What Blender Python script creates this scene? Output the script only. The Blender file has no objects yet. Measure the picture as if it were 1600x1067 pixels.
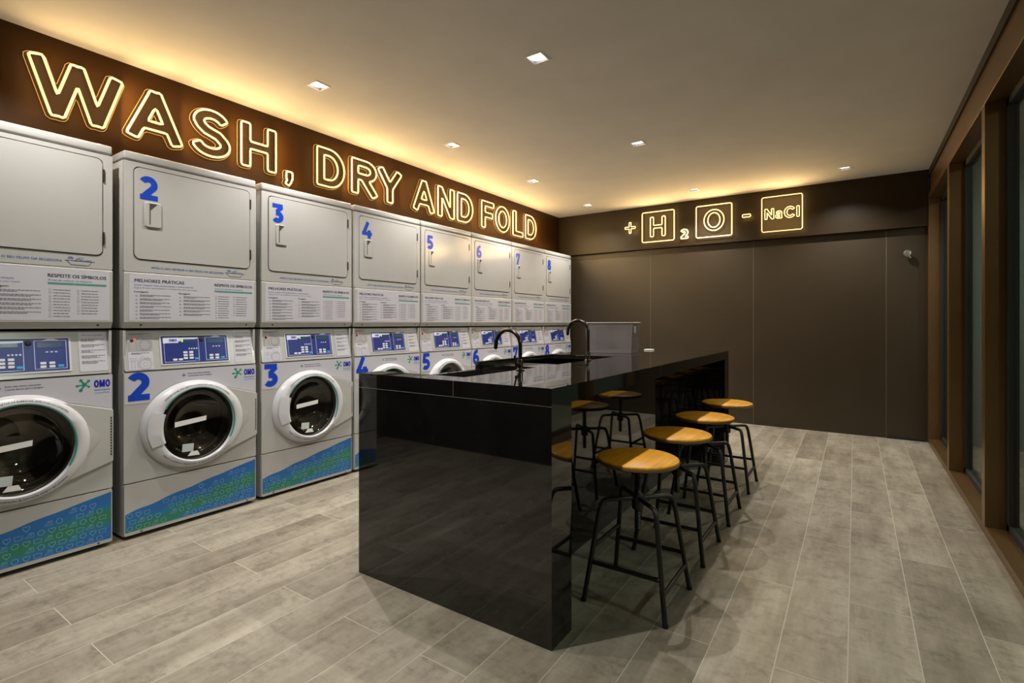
import bpy, bmesh, math, random
import numpy as np
from mathutils import Vector, Matrix
PI = math.pi
C = bpy.context.scene.collection
SC = bpy.context.scene

# ------------------------------------------------------------------ camera
TH = 0.592
cam = bpy.data.cameras.new('camera')
cam.sensor_width = 36.0
cam.lens = 36.0 * 797.1 / 1600
cam.shift_y = -(533.5 - 505.4) / 1600
cam.clip_start = 0.02
cam_o = bpy.data.objects.new('camera', cam)
C.objects.link(cam_o)
cam_o.location = (0, 0, 1.12)
cam_o.rotation_euler = (PI / 2, 0, TH)
SC.camera = cam_o

# ------------------------------------------------------------------ world, exposure
SC.view_settings.view_transform = 'Standard'
SC.view_settings.look = 'None'
SC.view_settings.exposure = 0.0
SC.view_settings.gamma = 1.0
SC.view_settings.use_curve_mapping = False
wd = bpy.data.worlds.new('world')
SC.world = wd
wd.use_nodes = True
wd.node_tree.nodes['Background'].inputs[0].default_value = (0.5, 0.55, 0.6, 1)
wd.node_tree.nodes['Background'].inputs[1].default_value = 0.01
SC.cycles.max_bounces = 8
SC.cycles.diffuse_bounces = 4
SC.cycles.glossy_bounces = 5
SC.cycles.sample_clamp_indirect = 4.0

NEON = 1.12          # neon tube emission
DOWN = 94.0         # downlight lamp power (W)
HALL = 210.0         # power of the added corridor lamps

# ------------------------------------------------------------------ materials
def srgb(r, g, b):
    f = lambda c: (c / 255) / 12.92 if c / 255 <= 0.04045 else ((c / 255 + 0.055) / 1.055) ** 2.4
    return (f(r), f(g), f(b), 1)

def mat(name, col, rough=0.5, metal=0.0, ior=1.5, coat=0.0, emit=None, es=0.0, alpha=1.0, trans=0.0):
    m = bpy.data.materials.new(name)
    m.use_nodes = True
    p = m.node_tree.nodes['Principled BSDF']
    p.inputs['Base Color'].default_value = col if len(col) == 4 else (*col, 1)
    p.inputs['Roughness'].default_value = rough
    p.inputs['Metallic'].default_value = metal
    p.inputs['IOR'].default_value = ior
    p.inputs['Coat Weight'].default_value = coat
    p.inputs['Coat Roughness'].default_value = 0.05
    p.inputs['Transmission Weight'].default_value = trans
    if emit:
        p.inputs['Emission Color'].default_value = emit
        p.inputs['Emission Strength'].default_value = es
    return m

def nodes(m):
    nt = m.node_tree
    return nt, nt.nodes, nt.links, nt.nodes['Principled BSDF']

def math_node(nt, op, a, b=None, c=None):
    n = nt.nodes.new('ShaderNodeMath'); n.operation = op
    for i, v in enumerate((a, b, c)):
        if v is None: continue
        if isinstance(v, (int, float)): n.inputs[i].default_value = v
        else: nt.links.new(v, n.inputs[i])
    return n.outputs[0]

def noise(nt, vec, scale, detail=3.0, rough=0.5):
    n = nt.nodes.new('ShaderNodeTexNoise')
    n.inputs['Scale'].default_value = scale
    n.inputs['Detail'].default_value = detail
    n.inputs['Roughness'].default_value = rough
    if vec is not None: nt.links.new(vec, n.inputs['Vector'])
    return n

def ramp(nt, fac, stops):
    r = nt.nodes.new('ShaderNodeValToRGB')
    e = r.color_ramp.elements
    while len(e) < len(stops): e.new(0.5)
    for k, (p, c) in enumerate(stops):
        e[k].position = p; e[k].color = c
    nt.links.new(fac, r.inputs[0])
    return r.outputs[0]

def mix_col(nt, fac, a, b, kind='MIX'):
    n = nt.nodes.new('ShaderNodeMix'); n.data_type = 'RGBA'; n.blend_type = kind
    for s, v in ((n.inputs[0], fac), (n.inputs[6], a), (n.inputs[7], b)):
        if isinstance(v, (int, float)): s.default_value = v
        elif isinstance(v, tuple): s.default_value = v
        else: nt.links.new(v, s)
    return n.outputs[2]

def world_pos(nt):
    return nt.nodes.new('ShaderNodeNewGeometry').outputs['Position']

def mapping(nt, vec, scale, loc=(0, 0, 0)):
    n = nt.nodes.new('ShaderNodeMapping')
    n.inputs['Scale'].default_value = scale
    n.inputs['Location'].default_value = loc
    nt.links.new(vec, n.inputs['Vector'])
    return n.outputs[0]

def floor_material():
    m = mat('wood_look_porcelain', (0.3, 0.28, 0.24), 0.42, ior=1.45)
    nt, N, L, p = nodes(m)
    pos = world_pos(nt)
    s = N.new('ShaderNodeSeparateXYZ'); L.new(pos, s.inputs[0])
    xr = math_node(nt, 'DIVIDE', math_node(nt, 'ADD', s.outputs[0], 4.02), 0.2)
    row = math_node(nt, 'FLOOR', xr)
    fx = math_node(nt, 'FRACT', xr)
    par = math_node(nt, 'MODULO', row, 2.0)          # rows alternate by half a plank
    yo = math_node(nt, 'MULTIPLY', par, 0.6)
    yr = math_node(nt, 'DIVIDE', math_node(nt, 'ADD', math_node(nt, 'ADD', s.outputs[1], 6.0 - 0.66 + 0.6), yo), 1.2)
    col = math_node(nt, 'FLOOR', yr)
    fy = math_node(nt, 'FRACT', yr)
    ex = math_node(nt, 'MULTIPLY', math_node(nt, 'MINIMUM', fx, math_node(nt, 'SUBTRACT', 1.0, fx)), 0.2)
    ey = math_node(nt, 'MULTIPLY', math_node(nt, 'MINIMUM', fy, math_node(nt, 'SUBTRACT', 1.0, fy)), 1.2)
    d = math_node(nt, 'MINIMUM', ex, ey)
    grout = math_node(nt, 'LESS_THAN', d, 0.0014)
    cid = N.new('ShaderNodeCombineXYZ'); L.new(row, cid.inputs[0]); L.new(col, cid.inputs[1])
    wn = N.new('ShaderNodeTexWhiteNoise'); L.new(cid.outputs[0], wn.inputs['Vector'])
    off = N.new('ShaderNodeVectorMath'); off.operation = 'MULTIPLY_ADD'
    L.new(wn.outputs['Color'], off.inputs[0]); off.inputs[1].default_value = (7, 7, 7); L.new(pos, off.inputs[2])
    n1 = noise(nt, mapping(nt, off.outputs[0], (5.0, 1.1, 1)), 1.6, 6, 0.62)
    n2 = noise(nt, mapping(nt, off.outputs[0], (22, 3.5, 1)), 2.2, 5, 0.65)
    n3 = noise(nt, mapping(nt, off.outputs[0], (6, 30, 1)), 2.0, 4, 0.6)
    base = ramp(nt, n1.outputs[0], [(0.28, (0.188, 0.164, 0.130, 1)), (0.5, (0.276, 0.248, 0.203, 1)), (0.70, (0.345, 0.317, 0.266, 1))])
    streak = ramp(nt, n2.outputs[0], [(0.30, (0.66, 0.66, 0.66, 1)), (0.55, (1, 1, 1, 1)), (0.8, (1.12, 1.12, 1.12, 1))])
    c = mix_col(nt, 0.38, base, streak, 'MULTIPLY')
    n4 = noise(nt, off.outputs[0], 26, 8, 0.75)
    n5 = noise(nt, mapping(nt, off.outputs[0], (3.2, 4.2, 1)), 2.3, 3, 0.5)
    worn = math_node(nt, 'MULTIPLY', n4.outputs[0], math_node(nt, 'ADD', 0.45, math_node(nt, 'MULTIPLY', n5.outputs[0], 1.1)))
    c = mix_col(nt, 0.85, c, ramp(nt, worn, [(0.36, (1.06, 1.06, 1.06, 1)), (0.52, (0.97, 0.97, 0.96, 1)), (0.66, (0.70, 0.69, 0.66, 1))]), 'MULTIPLY')
    mot = ramp(nt, n3.outputs[0], [(0.33, (0.78, 0.78, 0.78, 1)), (0.6, (1, 1, 1, 1))])
    c = mix_col(nt, 0.4, c, mot, 'MULTIPLY')
    tone = ramp(nt, wn.outputs['Value'], [(0.0, (0.86, 0.84, 0.80, 1)), (0.5, (1.04, 1.03, 1.0, 1)), (1.0, (1.18, 1.18, 1.15, 1))])
    c = mix_col(nt, 1.0, c, tone, 'MULTIPLY')
    c = mix_col(nt, grout, c, (0.46, 0.44, 0.37, 1))
    L.new(c, p.inputs['Base Color'])
    b = N.new('ShaderNodeBump'); b.inputs['Strength'].default_value = 0.12; b.inputs['Distance'].default_value = 0.01
    L.new(n2.outputs[0], b.inputs['Height']); L.new(b.outputs[0], p.inputs['Normal'])
    return m

def mottled(name, c1, c2, scale, rough, ior=1.5, metal=0.0, coat=0.0):
    m = mat(name, c1, rough, metal, ior, coat)
    nt, N, L, p = nodes(m)
    n = noise(nt, world_pos(nt), scale, 5, 0.6)
    L.new(ramp(nt, n.outputs[0], [(0.35, (*c1, 1)), (0.65, (*c2, 1))]), p.inputs['Base Color'])
    return m

def granite_material():
    m = mat('black_granite', (0.006, 0.0055, 0.005), 0.03, ior=1.72)
    nt, N, L, p = nodes(m)
    pos = world_pos(nt)
    v = N.new('ShaderNodeTexVoronoi'); v.inputs['Scale'].default_value = 55
    L.new(pos, v.inputs['Vector'])
    sp = math_node(nt, 'LESS_THAN', v.outputs['Distance'], 0.055)
    wn = N.new('ShaderNodeTexWhiteNoise'); L.new(v.outputs['Position'], wn.inputs['Vector'])
    sel = math_node(nt, 'GREATER_THAN', wn.outputs['Value'], 0.86)
    fac = math_node(nt, 'MULTIPLY', sp, sel)
    n = noise(nt, pos, 9, 6, 0.7)
    base = ramp(nt, n.outputs[0], [(0.3, (0.004, 0.0036, 0.0033, 1)), (0.7, (0.010, 0.009, 0.008, 1))])
    L.new(mix_col(nt, fac, base, (0.30, 0.27, 0.22, 1)), p.inputs['Base Color'])
    return m

def wood_material():
    m = mat('honey_wood', (0.5, 0.25, 0.05), 0.38, coat=0.0)
    nt, N, L, p = nodes(m)
    p.inputs['Specular IOR Level'].default_value = 0.25
    tc = N.new('ShaderNodeTexCoord')
    n1 = noise(nt, mapping(nt, tc.outputs['Object'], (26, 2.2, 2)), 2.0, 6, 0.6)
    L.new(ramp(nt, n1.outputs[0], [(0.3, (0.46, 0.19, 0.005, 1)), (0.55, (0.62, 0.28, 0.007, 1)), (0.75, (0.70, 0.34, 0.012, 1))]), p.inputs['Base Color'])
    return m

def wave_sticker_material():
    m = mat('blue_green_vinyl', (0.02, 0.1, 0.3), 0.35)
    nt, N, L, p = nodes(m)
    tc = N.new('ShaderNodeTexCoord')
    s = N.new('ShaderNodeSeparateXYZ'); L.new(tc.outputs['Object'], s.inputs[0])
    # band of green running diagonally up to the right
    ln = math_node(nt, 'MULTIPLY_ADD', s.outputs[1], 0.20, 0.095)
    dd = math_node(nt, 'ABSOLUTE', math_node(nt, 'SUBTRACT', s.outputs[2], ln))
    n = noise(nt, tc.outputs['Object'], 9, 2)
    f = math_node(nt, 'ADD', math_node(nt, 'MULTIPLY', dd, 14.0), math_node(nt, 'MULTIPLY', math_node(nt, 'SUBTRACT', n.outputs[0], 0.5), 1.3))
    L.new(ramp(nt, f, [(0.15, (0.020, 0.165, 0.075, 1)), (0.55, (0.012, 0.15, 0.22, 1)), (0.95, (0.010, 0.115, 0.36, 1))]), p.inputs['Base Color'])
    return m

def thin_glass(name, tint, rough=0.0, spec=1.0, ior=1.5):
    m = bpy.data.materials.new(name); m.use_nodes = True
    nt = m.node_tree; nt.nodes.clear()
    out = nt.nodes.new('ShaderNodeOutputMaterial')
    tr = nt.nodes.new('ShaderNodeBsdfTransparent'); tr.inputs[0].default_value = tint
    gl = nt.nodes.new('ShaderNodeBsdfGlossy'); gl.inputs['Roughness'].default_value = rough
    fr = nt.nodes.new('ShaderNodeFresnel'); fr.inputs[0].default_value = ior
    mx = nt.nodes.new('ShaderNodeMixShader')
    f = math_node(nt, 'MULTIPLY', fr.outputs[0], spec)
    nt.links.new(f, mx.inputs[0]); nt.links.new(tr.outputs[0], mx.inputs[1]); nt.links.new(gl.outputs[0], mx.inputs[2])
    nt.links.new(mx.outputs[0], out.inputs[0])
    return m

M = {}
M['floor'] = floor_material()
M['ceiling'] = mottled('ceiling_paint', (0.62, 0.59, 0.55), (0.66, 0.63, 0.59), 3, 0.9)
M['signwall'] = mottled('sign_panel', (0.044, 0.016, 0.0015), (0.054, 0.020, 0.002), 2, 0.5)
M['signwall'].node_tree.nodes['Principled BSDF'].inputs['Specular IOR Level'].default_value = 0.2
M['backwall'] = mottled('back_panel', (0.031, 0.0215, 0.0115), (0.037, 0.026, 0.014), 1.5, 0.38)
M['fascia'] = mottled('back_fascia', (0.020, 0.0125, 0.005), (0.024, 0.015, 0.006), 1.5, 0.4)
M['fascia'].node_tree.nodes['Principled BSDF'].inputs['Specular IOR Level'].default_value = 0.25
M['seam'] = mat('panel_joint', (0.16, 0.14, 0.11), 0.5)
M['dark'] = mat('dark_void', (0.005, 0.0045, 0.004), 0.7)
M['bronze'] = mottled('bronze_frame', (0.17, 0.098, 0.040), (0.19, 0.11, 0.045), 5, 0.33, metal=0.65)
M['gasket'] = mat('black_gasket', (0.006, 0.006, 0.006), 0.75)
M['winglass'] = thin_glass('window_glass', (0.90, 0.95, 0.91, 1), 0.0, 0.5)
M['granite'] = granite_material()
M['joint'] = mat('granite_joint', (0.16, 0.14, 0.12), 0.5)
M['enamel'] = mottled('beige_enamel', (0.370, 0.367, 0.358), (0.385, 0.382, 0.370), 4, 0.15)
M['enamel_side'] = mat('grey_enamel_side', (0.40, 0.40, 0.38), 0.3)
M['ringwhite'] = mat('door_ring_plastic', (0.50, 0.50, 0.53), 0.25)
M['vinyl'] = mat('white_vinyl', (0.45, 0.445, 0.50), 0.32)
M['groove'] = mat('dark_groove', (0.03, 0.028, 0.025), 0.6)
M['plinth'] = mat('plinth_dark', (0.015, 0.015, 0.015), 0.7)
M['blue'] = mat('number_blue', srgb(22, 62, 172), 0.3)
M['navytext'] = mat('navy_text', srgb(34, 34, 92), 0.5)
M['blacktext'] = mat('dark_text', srgb(42, 42, 52), 0.5)
M['greytext'] = mat('grey_text', srgb(112, 112, 122), 0.5)
M['bluetext'] = mat('blue_text', srgb(44, 92, 165), 0.5)
M['tealbar'] = mat('teal_bar', srgb(62, 132, 118), 0.5)
M['omo'] = mat('logo_blue', srgb(22, 26, 150), 0.35)
M['omogreen'] = mat('logo_green', srgb(18, 128, 92), 0.35)
M['omocyan'] = mat('logo_light_blue', srgb(30, 112, 178), 0.35)
M['wave'] = wave_sticker_material()
M['icons'] = mat('icon_line', srgb(128, 172, 205), 0.5)
M['navy'] = mat('control_navy', srgb(30, 44, 112), 0.3)
M['navyline'] = mat('control_outline', srgb(196, 200, 220), 0.4)
M['button'] = mat('button_white', srgb(200, 205, 215), 0.4)
M['bluebutton'] = mat('button_blue', srgb(36, 150, 214), 0.4)
M['lcd'] = mat('lcd_grey', srgb(44, 66, 92), 0.2)
M['lcdlit'] = mat('lcd_lit', (0.1, 0.3, 0.02), 0.3, emit=(0.5, 1.0, 0.05, 1), es=0.9)
M['redled'] = mat('red_led', (0.5, 0.02, 0.03), 0.3, emit=(1.0, 0.08, 0.08, 1), es=0.9)
M['shadowvinyl'] = mat('shaded_grey_vinyl', srgb(150, 148, 150), 0.35)  # grey puts the shaded look of the upper sticker into its colour
M['drawline'] = mat('drawing_line', srgb(92, 92, 112), 0.5)
M['steel'] = mat('drum_steel', (0.42, 0.37, 0.31), 0.26, metal=1.0)
M['gasketrub'] = mat('door_rubber', (0.035, 0.035, 0.033), 0.45)
M['doorglass'] = thin_glass('door_glass', (0.62, 0.58, 0.52, 1), 0.02, 1.3)
M['teal'] = mat('teal_glass_edge', srgb(62, 128, 122), 0.3)
M['paper'] = mat('paper_label', (0.60, 0.60, 0.58), 0.6)
M['plate'] = mat('grey_plate', (0.42, 0.46, 0.47), 0.35)
M['hinge'] = mat('hinge_metal', (0.10, 0.085, 0.06), 0.35, metal=0.8)
M['wood'] = wood_material()
M['woodedge'] = mat('wood_edge', (0.20, 0.115, 0.05), 0.5)
M['stoolmetal'] = mat('black_powder_coat', (0.014, 0.013, 0.012), 0.42)
M['faucet'] = mat('gunmetal', (0.075, 0.065, 0.052), 0.22, metal=0.9)
M['sink'] = mat('sink_dark', (0.022, 0.020, 0.018), 0.2, metal=0.3)
M['basket'] = mat('grey_plastic_weave', (0.17, 0.155, 0.165), 0.5)
M['chrome'] = mat('chrome', (0.85, 0.82, 0.78), 0.28, metal=1.0)
NEONC = (1.0, 0.74, 0.235, 1)
GLOW_UP, GLOW_OUT, GLOW_BACK, GLOW_SIDE = 0.2, 3.0, 1.0, 1.6     # watts per square decimetre-ish of letter
M['neon'] = mat('neon_tube', (0.8, 0.7, 0.5), 0.4, emit=NEONC, es=NEON)
M['acrylic_edge'] = mat('acrylic_edge', (0.3, 0.2, 0.08), 0.3, emit=(1.0, 0.48, 0.11, 1), es=0.62)
M['acrylic'] = thin_glass('clear_acrylic', (0.97, 0.96, 0.93, 1), 0.03, 0.5)
M['trimwhite'] = mat('lamp_trim', (0.75, 0.74, 0.72), 0.4)
M['lampface'] = mat('lamp_face', (0.9, 0.9, 0.9), 0.4, emit=(1.0, 0.97, 0.92, 1), es=3.0)
M['reflector'] = mat('lamp_reflector', (0.8, 0.8, 0.8), 0.2, metal=0.7)
M['hallfloor'] = M['floor']
M['hallwall'] = mat('corridor_wall', (0.16, 0.19, 0.17), 0.5)

# ------------------------------------------------------------------ mesh helpers
def to_obj(name, bm, m, parent=None, smooth=None, loc=None):
    me = bpy.data.meshes.new(name)
    bmesh.ops.recalc_face_normals(bm, faces=bm.faces[:])
    bm.to_mesh(me); bm.free()
    for x in (m if isinstance(m, (list, tuple)) else [m]): me.materials.append(x)
    o = bpy.data.objects.new(name, me); C.objects.link(o)
    if parent: o.parent = parent
    if loc: o.location = loc
    if smooth is not None:
        for p in me.polygons: p.use_smooth = True
        if smooth < 3.1:
            me.set_sharp_from_angle(angle=smooth)
    return o

def box(bm, a, b, bev=0.0, seg=2):
    t = bmesh.new() if bev else bm
    x0, y0, z0 = a; x1, y1, z1 = b
    v = [t.verts.new(p) for p in ((x0, y0, z0), (x1, y0, z0), (x1, y1, z0), (x0, y1, z0), (x0, y0, z1), (x1, y0, z1), (x1, y1, z1), (x0, y1, z1))]
    for f in ((0, 3, 2, 1), (4, 5, 6, 7), (0, 1, 5, 4), (1, 2, 6, 5), (2, 3, 7, 6), (3, 0, 4, 7)):
        t.faces.new([v[i] for i in f])
    if bev:
        bmesh.ops.bevel(t, geom=t.edges[:], offset=bev, segments=seg, affect='EDGES', profile=0.5)
        me = bpy.data.meshes.new('tmp'); t.to_mesh(me); t.free(); bm.from_mesh(me); bpy.data.meshes.remove(me)

def box_obj(name, a, b, m, parent=None, bev=0.0, seg=2):
    bm = bmesh.new(); box(bm, a, b, bev, seg)
    return to_obj(name, bm, m, parent, 0.6 if bev else None)

def tube(bm, pts, r, n=8, closed=False, caps=True, rs=None):
    pts = [Vector(p) for p in pts]; k = len(pts)
    t0 = (pts[1] - pts[0]).normalized()
    up = Vector((0, 0, 1)) if abs(t0.z) < 0.9 else Vector((1, 0, 0))
    nrm = (up - t0 * up.dot(t0)).normalized()
    rings = []; prev = t0
    for i in range(k):
        if closed: t = (pts[(i + 1) % k] - pts[i - 1]).normalized()
        elif i == 0: t = t0
        elif i == k - 1: t = (pts[-1] - pts[-2]).normalized()
        else: t = ((pts[i + 1] - pts[i]).normalized() + (pts[i] - pts[i - 1]).normalized()).normalized()
        q = prev.rotation_difference(t); nrm = q @ nrm; nrm = (nrm - t * nrm.dot(t)).normalized(); prev = t
        b = t.cross(nrm); rr = rs[i] if rs else r
        rings.append([bm.verts.new(pts[i] + (nrm * math.cos(2 * PI * j / n) + b * math.sin(2 * PI * j / n)) * rr) for j in range(n)])
    for i in range(k if closed else k - 1):
        a, b2 = rings[i], rings[(i + 1) % k]
        sh = 0
        if closed and i == k - 1:
            sh = min(range(n), key=lambda s: (a[0].co - b2[s].co).length)
        for j in range(n):
            bm.faces.new((a[j], a[(j + 1) % n], b2[(j + 1 + sh) % n], b2[(j + sh) % n]))
    if caps and not closed:
        bm.faces.new(rings[0][::-1]); bm.faces.new(rings[-1])

def lathe(bm, prof, n=32, fn=None, a0=0.0, a1=2 * PI):
    """prof: (r, h); fn(r, ang, h) -> point"""
    full = abs(a1 - a0 - 2 * PI) < 1e-6
    fn = fn or (lambda r, a, h: (r * math.cos(a), r * math.sin(a), h))
    cnt = n if full else n + 1
    rings = []
    for r, h in prof:
        if r < 1e-6: rings.append([bm.verts.new(fn(0, 0, h))])
        else: rings.append([bm.verts.new(fn(r, a0 + (a1 - a0) * j / n, h)) for j in range(cnt)])
    for a, b in zip(rings, rings[1:]):
        for j in range(n):
            j2 = (j + 1) % cnt
            if len(a) == 1 and len(b) > 1: bm.faces.new((a[0], b[j2], b[j]))
            elif len(b) == 1 and len(a) > 1: bm.faces.new((a[j], a[j2], b[0]))
            elif len(a) > 1: bm.faces.new((a[j], a[j2], b[j2], b[j]))

def fillet(pts, r, n=5):
    out = [Vector(pts[0])]
    for i in range(1, len(pts) - 1):
        p, a, b = Vector(pts[i]), Vector(pts[i - 1]), Vector(pts[i + 1])
        u, v = (a - p), (b - p); d = min(r, u.length * 0.49, v.length * 0.49)
        s, e = p + u.normalized() * d, p + v.normalized() * d
        for k in range(n + 1):
            t = k / n; out.append(s * (1 - t) ** 2 + p * 2 * t * (1 - t) + e * t * t)
    out.append(Vector(pts[-1])); return out

def prism(bm, poly, fn, d0, d1, inset=0.0):
    """poly: 2D (a,b) points; fn(a,b,d) -> 3D"""
    cx = sum(p[0] for p in poly) / len(poly); cy = sum(p[1] for p in poly) / len(poly)
    lo = [bm.verts.new(fn(a, b, d0)) for a, b in poly]
    hi = []
    for a, b in poly:
        l = math.hypot(a - cx, b - cy) or 1; s = 1 - inset / l
        hi.append(bm.verts.new(fn(cx + (a - cx) * s, cy + (b - cy) * s, d1)))
    n = len(poly)
    for i in range(n): bm.faces.new((lo[i], lo[(i + 1) % n], hi[(i + 1) % n], hi[i]))
    bm.faces.new(hi); bm.faces.new(lo[::-1])

def rrect(a0, b0, a1, b1, r, n=4):
    out = []
    for cx, cy, s in ((a1 - r, b0 + r, -PI / 2), (a1 - r, b1 - r, 0), (a0 + r, b1 - r, PI / 2), (a0 + r, b0 + r, PI)):
        for k in range(n + 1):
            t = s + PI / 2 * k / n; out.append((cx + r * math.cos(t), cy + r * math.sin(t)))
    return out

def quad2(bm, fn, a0, b0, a1, b1, d):
    v = [bm.verts.new(fn(a, b, d)) for a, b in ((a0, b0), (a1, b0), (a1, b1), (a0, b1))]
    bm.faces.new(v)

def ribbon(bm, pts, w, fn, d, closed=False):
    """flat line of width w along 2D pts"""
    n = len(pts); vs = []
    for i in range(n):
        p = np.array(pts[i], float)
        a = np.array(pts[i - 1] if (i or closed) else pts[i], float); b = np.array(pts[(i + 1) % n] if (i < n - 1 or closed) else pts[i], float)
        t = b - a; t /= (np.linalg.norm(t) or 1); q = np.array([-t[1], t[0]]) * w / 2
        vs.append((bm.verts.new(fn(*(p + q), d)), bm.verts.new(fn(*(p - q), d))))
    for i in range(n if closed else n - 1):
        a, b = vs[i], vs[(i + 1) % n]; bm.faces.new((a[0], b[0], b[1], a[1]))

# ------------------------------------------------------------------ text in the built-in font
_TC = {}
def text_geo(body):
    if body in _TC: return _TC[body]
    cu = bpy.data.curves.new('t', 'FONT'); cu.body = body; cu.size = 1.0; cu.resolution_u = 2
    o = bpy.data.objects.new('t', cu); C.objects.link(o)
    bpy.context.view_layer.update()
    me = o.evaluated_get(bpy.context.evaluated_depsgraph_get()).to_mesh()
    vs = [(v.co.x, v.co.y) for v in me.vertices]; fs = [tuple(p.vertices) for p in me.polygons]
    bpy.data.objects.remove(o); bpy.data.curves.remove(cu)
    if vs:
        x0 = min(v[0] for v in vs); x1 = max(v[0] for v in vs)
    else: x0, x1 = 0, 0.3
    _TC[body] = (vs, fs, x0, x1); return _TC[body]

CAP = 0.70   # cap height of the built-in font at size 1
def put_text(bm, body, fn, a, b, capx, d, width=None, bold=0.0):
    """cap height capx, lower left corner at (a, b); width: squeeze to it"""
    vs, fs, x0, x1 = text_geo(body)
    s = capx / CAP; sx = s if width is None else width / (x1 - x0)
    for sh in ((0, bold) if bold else (0,)):
        vv = [bm.verts.new(fn(a + (x - x0) * sx + sh, b + y * s, d + sh * 0.02)) for x, y in vs]
        for f in fs:
            try: bm.faces.new([vv[i] for i in f])
            except ValueError: pass

def arc_text(bm, body, cx, cz, rad, a_start, a_end, cap, fn, d, outward=True, bold=0.0):
    """letters along an arc; angles in radians, measured from +a axis; evenly advanced by their widths"""
    ws = []
    for ch in body:
        if ch == ' ': ws.append(0.30)
        else:
            _, _, x0, x1 = text_geo(ch); ws.append(x1 - x0 + 0.10)
    tot = sum(ws); ang = a_start; sgn = 1 if a_end > a_start else -1; span = abs(a_end - a_start)
    s = cap / CAP; sx = rad * span / tot
    for ch, w in zip(body, ws):
        da = span * w / tot
        mid = ang + sgn * da / 2
        if ch != ' ':
            vs, fs, x0, x1 = text_geo(ch)
            u = np.array([-math.sin(mid), math.cos(mid)]) * sgn
            n = np.array([math.cos(mid), math.sin(mid)]) * (1 if outward else -1)
            o = np.array([cx + rad * math.cos(mid), cz + rad * math.sin(mid)])
            for sh in ((0, bold) if bold else (0,)):
                vv = []
                for x, y in vs:
                    p = o + u * ((x - (x0 + x1) / 2) * sx + sh) + n * (y * s)
                    vv.append(bm.verts.new(fn(p[0], p[1], d)))
                for f in fs:
                    try: bm.faces.new([vv[i] for i in f])
                    except ValueError: pass
        ang += sgn * da

# ------------------------------------------------------------------ glyph outlines from signed distance
def arc(cx, cy, rx, ry, a0, a1, n=14):
    return [(cx + rx * math.cos(math.radians(a0 + (a1 - a0) * k / n)), cy + ry * math.sin(math.radians(a0 + (a1 - a0) * k / n))) for k in range(n + 1)]

def stroke(pts, w):
    P = [np.array(p, float) for p in pts]; L = []; R = []
    for i, p in enumerate(P):
        if i == 0: t = P[1] - P[0]; m = 1
        elif i == len(P) - 1: t = P[-1] - P[-2]; m = 1
        else:
            a = P[i] - P[i - 1]; b = P[i + 1] - P[i]; a /= np.linalg.norm(a); b /= np.linalg.norm(b)
            t = a + b; m = 1 / max(0.35, np.linalg.norm(t) / 2)
        t = t / np.linalg.norm(t); q = np.array([-t[1], t[0]]) * w / 2 * m
        L.append(p + q); R.append(p - q)
    return L + R[::-1]

def seg_dist(X, Y, poly):
    P = np.array(poly, float); Q = np.roll(P, -1, axis=0)
    d = np.full(X.shape, 1e9); ins = np.zeros(X.shape, bool)
    for (ax, ay), (bx, by) in zip(P, Q):
        ex, ey = bx - ax, by - ay; l = ex * ex + ey * ey
        if l < 1e-14: continue
        t = np.clip(((X - ax) * ex + (Y - ay) * ey) / l, 0, 1)
        d = np.minimum(d, np.hypot(X - ax - t * ex, Y - ay - t * ey))
        if ay != by:
            c = ((ay > Y) != (by > Y)) & (X < (bx - ax) * (Y - ay) / (by - ay) + ax); ins ^= c
    return np.where(ins, -d, d)

def contours(F, xs, ys, lev):
    """marching squares -> closed loops"""
    G = F - lev; G[np.abs(G) < 1e-9] = 1e-9; ny, nx = G.shape
    def ip(i0, j0, i1, j1):
        t = G[j0, i0] / (G[j0, i0] - G[j1, i1])
        return (xs[i0] + (xs[i1] - xs[i0]) * t, ys[j0] + (ys[j1] - ys[j0]) * t)
    E = {}; pos = {}
    neg = G < 0
    cells = np.argwhere((neg[:-1, :-1].astype(int) + neg[1:, :-1] + neg[:-1, 1:] + neg[1:, 1:]) % 4 != 0)
    for j, i in cells:
        k = [neg[j, i], neg[j, i + 1], neg[j + 1, i + 1], neg[j + 1, i]]
        ed = [(('h', i, j), (i, j, i + 1, j)), (('v', i + 1, j), (i + 1, j, i + 1, j + 1)), (('h', i, j + 1), (i, j + 1, i + 1, j + 1)), (('v', i, j), (i, j, i, j + 1))]
        cr = [e for e in range(4) if k[e] != k[(e + 1) % 4]]
        for e in cr: pos[ed[e][0]] = ip(*ed[e][1])
        prs = [(cr[0], cr[1])] if len(cr) == 2 else [(cr[0], cr[1]), (cr[2], cr[3])]
        for a, b in prs:
            E.setdefault(ed[a][0], []).append(ed[b][0]); E.setdefault(ed[b][0], []).append(ed[a][0])
    loops = []; seen = set()
    for s in E:
        if s in seen: continue
        loop = [s]; seen.add(s); cur = s
        while True:
            nx_ = [e for e in E[cur] if e not in seen]
            if not nx_: break
            cur = nx_[0]; seen.add(cur); loop.append(cur)
        if len(loop) > 8: loops.append([pos[e] for e in loop])
    return loops

def glyph_field(ch, w, res=110):
    """signed distance field of a glyph one unit tall; strokes of width w"""
    g = GLYPHS[ch](w)
    pts = [p for s in g for q in s[1:] for p in q]
    x0, x1 = min(p[0] for p in pts) - 0.2, max(p[0] for p in pts) + 0.2
    y0, y1 = min(p[1] for p in pts) - 0.2, max(p[1] for p in pts) + 0.2
    xs = np.arange(x0, x1, 1 / res); ys = np.arange(y0, y1, 1 / res)
    X, Y = np.meshgrid(xs, ys); F = np.full(X.shape, 1e9)
    for s in g:
        if s[0] == 'p': F = np.minimum(F, seg_dist(X, Y, s[1]))
        else: F = np.minimum(F, np.maximum(seg_dist(X, Y, s[1]), -seg_dist(X, Y, s[2])))
    return F, xs, ys

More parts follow.
